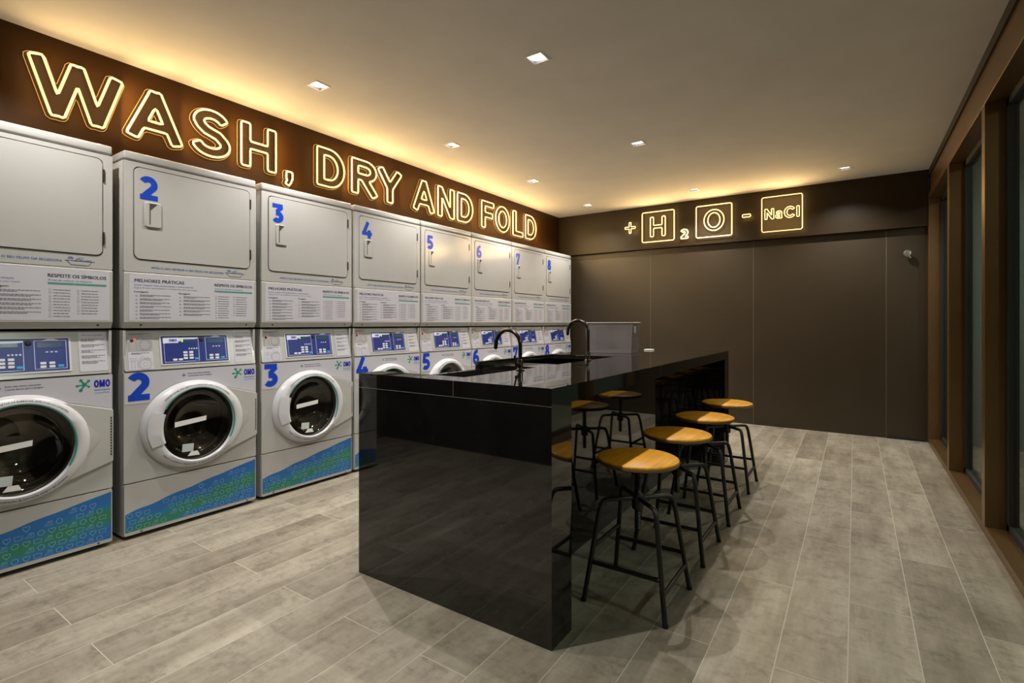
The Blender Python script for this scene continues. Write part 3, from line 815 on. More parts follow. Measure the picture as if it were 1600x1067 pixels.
def make_dryer():
    t = bpy.data.objects.new('tumble_dryer', None); C.objects.link(t)
    # cabinet with rounded corners, set back a hair behind the front panels
    bm = bmesh.new(); box(bm, (-0.36, -HW, 1.095), (XF - 0.012, HW, 1.966), 0.006)
    to_obj('cabinet', bm, M['enamel'], t, 0.6)
    bm = bmesh.new(); box(bm, (-0.36, -HW, 1.968), (XF + 0.002, HW, 2.014), 0.010, 3)
    to_obj('lid', bm, M['enamel'], t, 0.6)
    fnp = bmesh.new()
    # front panel with a rounded opening that the door sits in
    a0, a1, b0, b1 = -HW, HW, 1.390, 1.963
    inner = rrect(-0.306, 1.455, 0.310, 1.942, 0.028, 5)
    fill_loops(fnp, [rrect(a0, b0, a1, b1, 0.006, 2), inner], front, 0.0)
    for poly in (rrect(a0, b0, a1, b1, 0.006, 2), inner):
        v0 = [fnp.verts.new(front(a, b, 0)) for a, b in poly]; v1 = [fnp.verts.new(front(a, b, -0.014)) for a, b in poly]
        for i in range(len(poly)): fnp.faces.new((v0[i], v0[(i + 1) % len(poly)], v1[(i + 1) % len(poly)], v1[i]))
    bmesh.ops.remove_doubles(fnp, verts=fnp.verts[:], dist=1e-5)
    to_obj('front_panel', fnp, M['enamel'], t)
    bm = bmesh.new(); quad2(bm, front, -0.312, 1.448, 0.316, 1.948, -0.0115)
    to_obj('door_gap', bm, M['groove'], t)
    bm = bmesh.new(); prism(bm, rrect(-0.3025, 1.4585, 0.3065, 1.9385, 0.026, 5), front, -0.010, 0.004, 0.002)
    door = to_obj('door', bm, M['enamel'], t, 0.5)
    # recessed pull: frame, dark slot, slanted face
    bm = bmesh.new()
    prism(bm, rrect(-0.258, 1.628, -0.178, 1.765, 0.010, 4), front, 0.003, 0.011, 0.006)
    h = to_obj('handle', bm, M['enamel'], door, 0.5)
    bm = bmesh.new()
    v = [bm.verts.new(front(*p)) for p in ((-0.236, 1.757, 0.0116), (-0.198, 1.757, 0.0116), (-0.236, 1.715, 0.0116))]
    bm.faces.new(v)
    quad2(bm, front, -0.2365, 1.645, -0.232, 1.757, 0.0118)
    to_obj('finger_slot', bm, M['groove'], h)
    for z in (1.858, 1.545):
        bm = bmesh.new(); box(bm, (XF - 0.003, 0.3075, z - 0.030), (XF + 0.008, 0.3145, z + 0.030), 0.001)
        to_obj('hinge', bm, M['hinge'], t)
    # lower panel leaning in at its foot
    bm = bmesh.new()
    prof = [(XF - 0.012, 1.387), (XF - 0.001, 1.387), (XF + 0.002, 1.380), (XF + 0.002, 1.128), (XF - 0.016, 1.096), (XF - 0.03, 1.096)]
    n = len(prof)
    L = [bm.verts.new((x, -HW, z)) for x, z in prof]; R = [bm.verts.new((x, HW, z)) for x, z in prof]
    for i in range(n): bm.faces.new((L[i], L[(i + 1) % n], R[(i + 1) % n], R[i]))
    bm.faces.new(L[::-1]); bm.faces.new(R)
    lp = to_obj('lower_panel', bm, M['enamel'], t)
    for a in (-0.27, 0.29):
        bm = bmesh.new(); lathe(bm, [(0, 0.004), (0.004, 0.003), (0.006, 0)], 10, lambda r, g, hh, a=a: (XF - 0.0065 + hh, a + r * math.cos(g), 1.113 + r * math.sin(g)))
        to_obj('screw', bm, M['hinge'], lp)
    # instruction sheet
    bm = bmesh.new(); quad2(bm, front, -0.325, 1.135, 0.335, 1.378, 0.0026)
    st = to_obj('instruction_sheet', bm, M['vinyl'], t)
    for txt, a_, z_, c_, w_, bo, nm, mt in (('MELHORES PRÁTICAS', -0.302, 1.338, 0.0165, 0.236, 0.0012, 'heading_text', 'blacktext'), ('RESPEITE OS SÍMBOLOS', 0.098, 1.338, 0.0155, 0.222, 0.0012, 'heading_text', 'blacktext'),
                                     ('Lavagem', -0.302, 1.283, 0.0085, 0.062, 0.0008, 'column_title', 'blacktext'), ('Secagem', -0.093, 1.283, 0.0085, 0.058, 0.0008, 'column_title', 'blacktext'),
                                     ('Lavar roupas com praticidade e comodidade', -0.302, 1.319, 0.0085, 0.285, 0, 'subheading_text', 'bluetext'), ('Antes de colocar na máquina', 0.098, 1.320, 0.0085, 0.165, 0, 'subheading_text', 'bluetext'),
                                     ('Regras de ouro que simplificam e cuidam bem das suas roupas', -0.302, 1.305, 0.0075, 0.305, 0, 'subheading_text', 'greytext')):
        bm = bmesh.new(); put_text(bm, txt, front, a_, z_, c_, 0.0032, w_, bo); to_obj(nm, bm, M[mt], st)
    for a_, a2_, z_, n_, pt, hh_, sd, ln_ in ((-0.278, -0.132, 1.272, 7, 0.0195, 0.0036, 5, 2), (-0.068, 0.074, 1.272, 6, 0.0195, 0.0036, 6, 2), (0.118, 0.180, 1.280, 10, 0.0138, 0.0034, 7, 1), (0.222, 0.290, 1.280, 9, 0.0138, 0.0034, 8, 1)):
        bm = bmesh.new(); words_rows(bm, front, a_, a2_, z_, n_, pt, hh_, 0.0032, sd, ln_); to_obj('text_column', bm, M['greytext'], st)
    bm = bmesh.new(); quad2(bm, front, 0.098, 1.304, 0.322, 1.313, 0.0031)
    to_obj('green_bar', bm, M['tealbar'], st)
    bm = bmesh.new()
    for a in (-0.298, -0.090):
        for k in range(7 if a < -0.2 else 6):
            z = 1.268 - k * 0.0195
            ribbon(bm, [(a, z), (a + 0.010, z - 0.008)], 0.0012, front, 0.0032); ribbon(bm, [(a, z - 0.007), (a + 0.010, z + 0.001)], 0.0012, front, 0.0032)
    for a, nn in ((0.106, 10), (0.210, 9)):
        for k in range(nn):
            z = 1.278 - k * 0.0138
            kind = k % 3
            if kind == 0: pts = [(a - .004, z - .004), (a + .004, z - .004), (a + .004, z + .003), (a - .004, z + .003)]
            elif kind == 1: pts = arc(a, z, .0042, .0042, 0, 315, 7)
            else: pts = [(a - .005, z - .004), (a + .005, z - .004), (a, z + .004)]
            ribbon(bm, pts, 0.0010, front, 0.0032, True)
    to_obj('care_symbols', bm, M['drawline'], st)
    # lint reminder and its little drawing
    bm = bmesh.new(); put_text(bm, 'APÓS O USO, RETIRAR O SEU FELPO DA SECADORA', front, -0.225, 1.413, 0.0105, 0.0008, 0.375, 0.0006)
    to_obj('lint_reminder_text', bm, M['bluetext'], t)
    bm = bmesh.new()
    ribbon(bm, [(0.160, 1.422), (0.275, 1.422)], 0.0022, front, 0.0008)
    ribbon(bm, [(0.168, 1.420), (0.184, 1.402), (0.250, 1.402), (0.264, 1.420)], 0.0022, front, 0.0008)
    to_obj('lint_tray_drawing', bm, M['navytext'], t)
    bm = bmesh.new()
    for k in range(3): ribbon(bm, [(0.172, 1.428 + k * .004), (0.182, 1.433 + k * .004), (0.192, 1.428 + k * .004)], 0.0018, front, 0.0008)
    ribbon(bm, [(0.200, 1.424), (0.206, 1.432), (0.218, 1.438), (0.232, 1.437), (0.228, 1.428), (0.214, 1.425)], 0.0018, front, 0.0008)
    ribbon(bm, [(0.198, 1.425), (0.212, 1.431), (0.226, 1.427)], 0.0016, front, 0.0008); ribbon(bm, [(0.236, 1.427), (0.262, 1.428)], 0.0018, front, 0.0008)
    to_obj('hand_drawing', bm, M['bluetext'], t)
    return t

def burst(bm, cx, cz, r, arms, fn, d):
    for ang, l, wd in arms:
        u = np.array([math.cos(ang), math.sin(ang)]); v = np.array([-u[1], u[0]]); c = np.array([cx, cz])
        pts = [c - v * wd * .45, c + u * l * .5 - v * wd * .22, c + u * l * .82 - v * wd * .6, c + u * l - v * wd * .30, c + u * l + v * wd * .30, c + u * l * .82 + v * wd * .6, c + u * l * .55 + v * wd * .25, c + v * wd * .45]
        bm.faces.new([bm.verts.new(fn(p[0], p[1], d)) for p in pts])

CY, CZ, RZ = -0.002, 0.556, 0.240              # door centre and ring radius
RY = 0.268
def dring(r, ang, hh):                        # round glass, ring widening sideways towards its rim
    k = min(1.0, max(0.0, (r - 0.2) / 0.04))
    return (XF + hh, CY - 0.006 * k + r * (0.955 + 0.155 * k) * math.cos(ang), CZ + r * math.sin(ang))
def make_washer():
    t = bpy.data.objects.new('washing_machine', None); C.objects.link(t)
    bm = bmesh.new()
    for a, b in (((-0.36, -HW, 0.02), (XF - 0.012, -HW + 0.012, 1.085)), ((-0.36, HW - 0.012, 0.02), (XF - 0.012, HW, 1.085)),
                 ((-0.36, -HW + 0.012, 0.02), (-0.345, HW - 0.012, 1.085)), ((-0.345, -HW + 0.012, 1.073), (XF - 0.045, HW - 0.012, 1.085)), ((-0.345, -HW + 0.012, 0.02), (XF - 0.012, HW - 0.012, 0.032))):
        box(bm, a, b)
    to_obj('cabinet', bm, M['enamel'], t)
    for y in (-0.30, 0.30):
        for x in (-0.3, 0.28):
            bm = bmesh.new(); lathe(bm, [(0, 0), (0.024, 0), (0.022, 0.02), (0, 0.02)], 12, lambda r, g, hh, x=x, y=y: (x + r * math.cos(g), y + r * math.sin(g), hh))
            to_obj('foot', bm, M['plinth'], t)
    # front panel with a round opening for the door
    bm = bmesh.new()
    outer = rrect(-HW, 0.293, HW, 0.866, 0.006, 2)
    hole = [(CY + (0.205) * math.cos(2 * PI * k / 48), CZ + 0.202 * math.sin(2 * PI * k / 48)) for k in range(48)]
    fill_loops(bm, [outer, hole], front, 0.0)
    v0 = [bm.verts.new(front(a, b, 0)) for a, b in outer]; v1 = [bm.verts.new(front(a, b, -0.015)) for a, b in outer]
    for i in range(len(outer)): bm.faces.new((v0[i], v0[(i + 1) % len(outer)], v1[(i + 1) % len(outer)], v1[i]))
    bmesh.ops.remove_doubles(bm, verts=bm.verts[:], dist=1e-5)
    to_obj('front_panel', bm, M['enamel'], t)
    # white vinyl wrap on the top band of the front panel
    bm = bmesh.new()
    lo = [(-HW + .004, 0.700)] + [(-0.215, 0.700)] + [(CY - .014 + (RY + .006) * math.cos(math.radians(g)), CZ + (RZ + .006) * math.sin(math.radians(g))) for g in range(142, 48, -6)] + [(HW - .004, 0.694)]
    poly = lo + [(HW - .004, 0.863), (-HW + .004, 0.863)]
    fill_loops(bm, [poly], front, 0.0006)
    to_obj('vinyl_wrap', bm, M['vinyl'], t)
    bm = bmesh.new(); prism(bm, rrect(-HW, 0.022, HW, 0.288, 0.006, 2), front, -0.012, 0.002, 0.002)
    to_obj('kick_panel', bm, M['enamel'], t)
    # drum behind the door
    bm = bmesh.new()
    lathe(bm, [(0.201, 0.0), (0.198, -0.03), (0.180, -0.05), (0.186, -0.055)], 40, dring)
    to_obj('door_seal', bm, M['gasketrub'], t, 1.0)
    bm = bmesh.new()
    lathe(bm, [(0.175, -0.055), (0.225, -0.075), (0.225, -0.40), (0.10, -0.42), (0.09, -0.40), (0, -0.395)], 40, dring)
    for k in range(3):
        g = 2 * PI * k / 3 + 0.4
        c = np.array([CY + 0.20 * math.cos(g), CZ + 0.20 * math.sin(g)]); u = np.array([math.cos(g), math.sin(g)]); v = np.array([-u[1], u[0]])
        q = [c + u * .03 + v * .03, c - u * .045 + v * .008, c - u * .045 - v * .008, c + u * .03 - v * .03]
        f = [bm.verts.new((XF - 0.09, p[0], p[1])) for p in q]; b = [bm.verts.new((XF - 0.39, p[0], p[1])) for p in q]
        for i in range(4): bm.faces.new((f[i], f[(i + 1) % 4], b[(i + 1) % 4], b[i]))
        bm.faces.new(f)
    to_obj('drum', bm, M['steel'], t, 0.7)
    # door: ring, wing to the hinge side, glass bowl, handle
    bm = bmesh.new()
    lathe(bm, [(RZ + 0.004, 0.0), (RZ + 0.002, 0.014), (RZ - 0.006, 0.030), (RZ - 0.018, 0.040), (0.207, 0.043), (0.202, 0.036), (0.200, 0.010), (0.200, -0.002)], 64, dring)
    door = to_obj('door', bm, M['ringwhite'], t, 0.9)
    bm = bmesh.new()
    top = [(CY + (RY - .030) * math.cos(math.radians(g)), CZ + (RZ - .018) * math.sin(math.radians(g))) for g in (66, 56, 40, 20, 0, -20, -40, -54, -66, -78)]
    poly = top + [(HW - 0.001, 0.425), (HW - 0.001, 0.690)]
    lo = [bm.verts.new(front(a, b, 0.0)) for a, b in poly]
    hi = [bm.verts.new(front(a if k < 10 else a, b + (0.006 if k in (10,) else -0.006 if k == 11 else 0), 0.030 if k < 10 else 0.014)) for k, (a, b) in enumerate(poly)]
    n = len(poly)
    for i in range(n): bm.faces.new((lo[i], lo[(i + 1) % n], hi[(i + 1) % n], hi[i]))
    cc = bm.verts.new(front(CY + 0.305, 0.556, 0.022))
    for i in range(n): bm.faces.new((hi[i], hi[(i + 1) % n], cc))
    to_obj('hinge_wing', bm, M['enamel'], door, 0.5)
    bm = bmesh.new()
    for k in range(14): quad2(bm, front, HW - 0.014, 0.46 + k * 0.014, HW - 0.007, 0.470 + k * 0.014, 0.0165)
    to_obj('hinge_vent', bm, M['groove'], door)
    bm = bmesh.new(); lathe(bm, [(0.2055, 0.0442), (0.2025, 0.0444), (0.2005, 0.040)], 56, dring, math.radians(-30), math.radians(150))
    to_obj('teal_edge', bm, M['teal'], door)
    bm = bmesh.new(); lathe(bm, [(0.200, 0.030), (0.175, 0.028), (0.158, 0.015), (0.130, -0.045), (0.06, -0.062), (0, -0.065)], 48, dring)
    to_obj('glass_bowl', bm, M['doorglass'], door, 3.14)
    bm = bmesh.new()
    hp = [dring(*q) for q in ()]
    g0 = [math.radians(180 + a) for a in range(-24, 25, 6)]
    fr = []
    for g in g0:
        ro = (RY - 0.012); ri = 0.178
        row = [(CY + (ro) * math.cos(g), CZ + (RZ - .012) * math.sin(g), 0.0455), (CY + (ri + .02) * math.cos(g) * 1.0, CZ + 0.196 * math.sin(g), 0.056), (CY - 0.172 - 0.012 * (1 - ((g - PI) / 0.42) ** 2), CZ + 0.184 * math.sin(g), 0.050), (CY - 0.172 - 0.012 * (1 - ((g - PI) / 0.42) ** 2), CZ + 0.184 * math.sin(g), 0.018)]
        fr.append([bm.verts.new(front(*p)) for p in row])
    for a, b in zip(fr, fr[1:]):
        for i in range(3): bm.faces.new((a[i], a[i + 1], b[i + 1], b[i]))
    bm.faces.new(fr[0]); bm.faces.new(fr[-1])
    to_obj('door_handle', bm, M['ringwhite'], door, 0.6)
    # labels on the glass
    gl = lambda a, b, d: (XF + 0.032 + d, a - 0.03, b)
    bm = bmesh.new(); v = [bm.verts.new(gl(a, b, 0)) for a, b in ((-0.095, 0.552), (0.068, 0.568), (0.070, 0.594), (-0.094, 0.580))]; bm.faces.new(v)
    to_obj('paper_strip', bm, M['paper'], door)
    bm = bmesh.new(); prism(bm, [(-0.055, 0.408), (0.002, 0.404), (0.006, 0.446), (-0.052, 0.450)], gl, -0.010, -0.006)
    to_obj('metal_plate', bm, M['plate'], door)
    bm = bmesh.new(); v = [bm.verts.new(gl(a, b, 0)) for a, b in ((-0.030, 0.382), (0.034, 0.378), (0.022, 0.404), (-0.012, 0.405))]; bm.faces.new(v)
    to_obj('bottom_label', bm, M['paper'], door)
    bm = bmesh.new()
    tf = lambda a, b, d: (XF + 0.0445 + d, CY - 0.006 + (a - CY) * 1.05, b)
    arc_text(bm, 'VERIFIQUE E RETIRE SEUS OBJETOS DA BORRACHA APÓS O USO DA LAVADORA', CY, CZ, 0.2145, math.radians(138), math.radians(42), 0.0085, tf, 0.0, True, 0.0005)
    to_obj('upper_ring_text', bm, M['blacktext'], door)
    bm = bmesh.new()
    arc_text(bm, 'Solicite à zeladoria a higienização da borracha sempre que possível', CY, CZ, 0.2235, math.radians(220), math.radians(316), 0.0085, tf, 0.0, False, 0.0007)
    to_obj('lower_ring_text', bm, M['navytext'], door)
    # logo, reminder
    bm = bmesh.new()
    for ch, a, w in (('O', 0.268, 0.020), ('M', 0.2895, 0.023), ('O', 0.314, 0.020)): glyph_solid(bm, ch, front, a + 0.004, 0.804, 0.036, 0.0012, 0.25, w)
    to_obj('logo_letters', bm, M['omo'], t)
    bm = bmesh.new()
    arms = [(math.radians(125), 0.033, 0.012), (math.radians(48), 0.028, 0.011), (math.radians(188), 0.036, 0.009), (math.radians(240), 0.038, 0.013), (math.radians(-35), 0.024, 0.009)]
    burst(bm, 0.236, 0.822, 0.03, arms, front, 0.0012)
    to_obj('logo_splash', bm, M['omogreen'], t)
    bm = bmesh.new()
    put_text(bm, 'lavanderia', front, 0.274, 0.788, 0.0085, 0.0012, 0.064, 0.0007)
    put_text(bm, 'compartilhada', front, 0.274, 0.774, 0.0070, 0.0012, 0.062)
    to_obj('logo_subtitle', bm, M['omocyan'], t)
    bm = bmesh.new()
    put_text(bm, 'Evite mau cheiro, mantenha', front, -0.045, 0.836, 0.0072, 0.0012, 0.120, 0.0004)
    put_text(bm, 'a porta aberta após a lavagem', front, -0.045, 0.823, 0.0072, 0.0012, 0.128, 0.0004)
    for k in range(6):
        g = k * PI / 3; ribbon(bm, arc(-0.066 + .005 * math.cos(g), 0.832 + .005 * math.sin(g), .0028, .0028, 0, 320, 7), 0.0013, front, 0.0012, True)
    to_obj('odour_reminder_text', bm, M['navytext'], t)
    # blue-green wave sticker on the kick panel with line icons
    fk = lambda a, b, d: (XF + 0.0025 + d, a, b)
    def top_edge(a):
        u = (a + 0.345) / 0.69
        return 0.132 + 0.142 * (u ** 0.92) + 0.004 * math.sin(u * 24) * (1 - u)
    bm = bmesh.new()
    na = 28; A = [-0.342 + 0.684 * k / na for k in range(na + 1)]
    vb = [bm.verts.new(fk(a, 0.040, 0)) for a in A]; vt = [bm.verts.new(fk(a, top_edge(a), 0)) for a in A]
    for i in range(na): bm.faces.new((vb[i], vb[i + 1], vt[i + 1], vt[i]))
    ws = to_obj('wave_sticker', bm, M['wave'], t)
    bm = bmesh.new(); rnd = random.Random(3); k = 0
    for r in range(7):
        z = 0.056 + r * 0.0335
        for c in range(18):
            a = -0.322 + c * 0.0385 + (r % 2) * 0.012
            kind = (c + r * 2) % 4
            if a > 0.332 or z + 0.014 > top_edge(a) or rnd.random() < 0.14: continue
            if kind == 0: ribbon(bm, arc(a, z, .0115, .0115, 0, 342, 18), 0.0017, fk, 0.0005, True)
            elif kind == 1:
                pts = [(a + 0.0125 * math.sin(g) ** 3, z + 0.0009 * (13 * math.cos(g) - 5 * math.cos(2 * g) - 2 * math.cos(3 * g) - math.cos(4 * g))) for g in [2 * PI * q / 20 for q in range(20)]]
                ribbon(bm, pts, 0.0017, fk, 0.0005, True)
            elif kind == 2: ribbon(bm, [(a - .014, z + .009), (a - .007, z + .007), (a, z + .009), (a + .007, z + .007), (a + .014, z + .009), (a + .012, z - .010), (a - .012, z - .010)], 0.0017, fk, 0.0005, True)
            else: ribbon(bm, [(a - .016, z - .009), (a + .014, z - .009), (a + .012, z + .010), (a - .004, z + .010), (a - .004, z + .006), (a + .007, z + .006), (a + .008, z), (a - .008, z)], 0.0017, fk, 0.0005, True)
    to_obj('line_icons', bm, M['icons'], ws)
    for a in (-0.27, 0.29):
        bm = bmesh.new(); lathe(bm, [(0, 0.004), (0.003, 0.003), (0.005, 0)], 10, lambda r, g, hh, a=a: (XF + 0.002 + hh, a + r * math.cos(g), 0.031 + r * math.sin(g)))
        to_obj('screw', bm, M['hinge'], t)
    # slanted control panel
    bm = bmesh.new(); prism(bm, rrect(-HW + 0.004, 0.872, HW - 0.004, 1.080, 0.008, 3), slant, -0.05, 0.0)
    cp = to_obj('control_panel', bm, M['enamel'], t)
    bm = bmesh.new(); prism(bm, rrect(-0.178, 0.893, 0.188, 1.055, 0.004, 2), slant, 0.0, 0.003)
    bz = to_obj('display_frame', bm, M['ringwhite'], cp)
    bm = bmesh.new(); quad2(bm, slant, -0.170, 0.900, 0.180, 1.050, 0.0034)
    to_obj('display_plate', bm, M['navy'], bz)
    bm = bmesh.new()
    ribbon(bm, [(-0.158, 0.908), (-0.02, 0.908), (0.018, 0.908), (0.018, 1.040), (-0.158, 1.028)], 0.0026, slant, 0.0038, True)
    ribbon(bm, [(0.056, 0.910), (0.170, 0.910), (0.170, 1.040), (0.056, 1.040)], 0.0026, slant, 0.0038, True)
    v = [bm.verts.new(slant(*p, 0.0039)) for p in ((-0.158, 1.010), (-0.085, 1.020), (0.017, 1.034), (0.017, 1.041), (-0.158, 1.041))]; bm.faces.new(v)
    v = [bm.verts.new(slant(*p, 0.0039)) for p in ((0.080, 1.040), (0.150, 1.040), (0.125, 1.048), (0.105, 1.048))]; bm.faces.new(v)
    for k in range(4): quad2(bm, slant, -0.035 + k * 0.013, 0.975, -0.028 + k * 0.013, 0.982, 0.0038)
    for a in (0.095, 0.112, 0.128): quad2(bm, slant, a, 0.985, a + 0.009, 0.990, 0.0038)
    quad2(bm, slant, -0.162, 1.012, -0.086, 1.043, 0.0038)
    to_obj('panel_outlines', bm, M['navyline'], bz)
    bm = bmesh.new()
    for k, ch in enumerate('OMO'): glyph_solid(bm, ch, slant, -0.132 + k * 0.0135, 1.020, 0.014, 0.0045, 0.25, 0.0125)
    to_obj('small_logo', bm, M['omo'], bz)
    for q in ((-0.072, 1.014, 0.000, 1.031), (0.066, 1.008, 0.158, 1.032)):
        bm = bmesh.new(); quad2(bm, slant, *q, 0.0044)
        to_obj('lcd_window', bm, M['lcd'], bz)
    bm = bmesh.new(); quad2(bm, slant, -0.070, 1.016, -0.062, 1.030, 0.0048)
    to_obj('lit_segment', bm, M['lcdlit'], bz)
    for a, z in ((-0.118, 0.921), (-0.064, 0.927), (-0.064, 0.943), (-0.064, 0.959), (-0.090, 0.921), (-0.034, 0.927), (-0.034, 0.943), (-0.034, 0.959), (0.074, 0.937), (0.074, 0.921), (0.106, 0.937), (0.106, 0.921)):
        bm = bmesh.new(); prism(bm, rrect(a, z - 0.006, a + 0.021, z + 0.005, 0.002, 2), slant, 0.0034, 0.0052)
        to_obj('button', bm, M['button'], bz)
    for a in (-0.006, 0.138):
        bm = bmesh.new(); prism(bm, rrect(a, 0.916, a + 0.021, 0.927, 0.002, 2), slant, 0.0034, 0.0052)
        b_ = to_obj('button', bm, M['bluebutton'], bz); b_['label'] = 'bright blue start button'
    bm = bmesh.new(); lathe(bm, [(0, 0.010), (0.008, 0.010), (0.010, 0.006), (0.013, 0.0036)], 16, lambda r, g, hh: slant(0.036 + r * math.cos(g), 1.030 + r * math.sin(g), hh))
    to_obj('key_lock', bm, M['gasket'], bz, 0.8)
    # left how-to sticker and right notice
    bm = bmesh.new(); quad2(bm, slant, -0.325, 0.877, -0.212, 0.972, 0.0012)
    s1 = to_obj('how_to_sticker', bm, M['vinyl'], cp)
    bm = bmesh.new(); quad2(bm, slant, -0.325, 0.974, -0.212, 1.074, 0.0012)
    s2 = to_obj('coin_slot_sticker', bm, M['shadowvinyl'], cp)
    bm = bmesh.new()
    words_rows(bm, slant, -0.310, -0.226, 0.966, 1, 0.01, 0.003, 0.0018, 2)
    for r in (0.030, 0.024, 0.010): ribbon(bm, arc(-0.250, 0.905, r, r, 0, 348, 24), 0.0011, slant, 0.0018, True)
    for pts in ([(-0.318, 0.936), (-0.288, 0.936)], [(-0.318, 0.925), (-0.288, 0.925)], [(-0.312, 0.925), (-0.312, 0.884)], [(-0.298, 0.925), (-0.298, 0.884)], [(-0.284, 0.925), (-0.284, 0.884)], [(-0.280, 0.928), (-0.258, 0.948), (-0.244, 0.922)], [(-0.246, 0.942), (-0.220, 0.930)]):
        ribbon(bm, pts, 0.0012, slant, 0.0018)
    to_obj('how_to_drawing', bm, M['drawline'], s1)
    bm = bmesh.new()
    words_rows(bm, slant, -0.318, -0.222, 1.068, 1, 0.01, 0.003, 0.0018, 3)
    for r in (0.030, 0.024): ribbon(bm, arc(-0.245, 1.006, r, r, 0, 348, 24), 0.0011, slant, 0.0018, True)
    for pts in ([(-0.285, 1.045), (-0.260, 1.05), (-0.245, 1.036)], [(-0.318, 0.980), (-0.318, 1.025)], [(-0.286, 0.980), (-0.286, 1.025)]): ribbon(bm, pts, 0.0012, slant, 0.0018)
    to_obj('coin_slot_drawing', bm, M['drawline'], s2)
    bm = bmesh.new(); lathe(bm, [(0, 0.004), (0.007, 0.003), (0.008, 0.0012)], 14, lambda r, g, hh: slant(-0.305 + r * math.cos(g), 1.030 + r * math.sin(g), hh))
    to_obj('sensor', bm, M['gasket'], cp)
    bm = bmesh.new(); lathe(bm, [(0, 0.004), (0.005, 0.003), (0.006, 0.0012)], 12, lambda r, g, hh: slant(-0.293 + r * math.cos(g), 1.036 + r * math.sin(g), hh))
    to_obj('red_light', bm, M['redled'], cp)
    bm = bmesh.new(); prism(bm, rrect(0.218, 0.885, 0.330, 1.076, 0.004, 2), slant, 0.0, 0.0014)
    s3 = to_obj('notice_sticker', bm, M['vinyl'], cp)
    bm = bmesh.new()
    put_text(bm, 'Para sua atenção', slant, 0.232, 1.060, 0.0065, 0.0020, 0.082, 0.0005)
    words_rows(bm, slant, 0.228, 0.320, 1.044, 5, 0.027, 0.0030, 0.0020, 12, 3)
    to_obj('notice_text', bm, M['greytext'], s3)
    return t

dry0 = make_dryer(); wash0 = make_washer()
DR = [dry0] + [copy_tree(dry0) for _ in RIGHTS[1:]]
WA = [wash0] + [copy_tree(wash0) for _ in RIGHTS[1:]]
for i, yr in enumerate(RIGHTS):
    yc = yr - HW; n = str(i + 1)
    dr, wa = DR[i], WA[i]
    dr.location = (MX, yc, 0.0); wa.location = (MX, yc, 0.0)
    if i == 0:
        tag(dr, 'white tumble dryer at the near end, cut off by the left edge', 'dryer', 'tumble dryers')
        tag(wa, 'white front-loading washing machine at the near end, cut off by the left edge', 'washing machine', 'washing machines')
    else:
        tag(dr, 'white tumble dryer with a large blue number %s on its door' % n, 'dryer', 'tumble dryers')
        tag(wa, 'white front-loading washing machine with a large blue number %s beside its door' % n, 'washing machine', 'washing machines')
    bm = bmesh.new(); glyph_solid(bm, n, front, -0.278, 1.775, 0.122, 0.0052, 0.25, None if n != '1' else 0.06)
    o = to_obj('number', bm, M['blue'], dr)
    bm = bmesh.new(); glyph_solid(bm, n, front, -0.330, 0.716, 0.145, 0.0016, 0.25)
    o = to_obj('number', bm, M['blue'], wa)
    bm = bmesh.new(); ribbon(bm, [(-HW + .004, 0.700), (-0.213, 0.700)], 0.0012, front, 0.0012)
    to_obj('wrap_edge', bm, M['greytext'], wa)

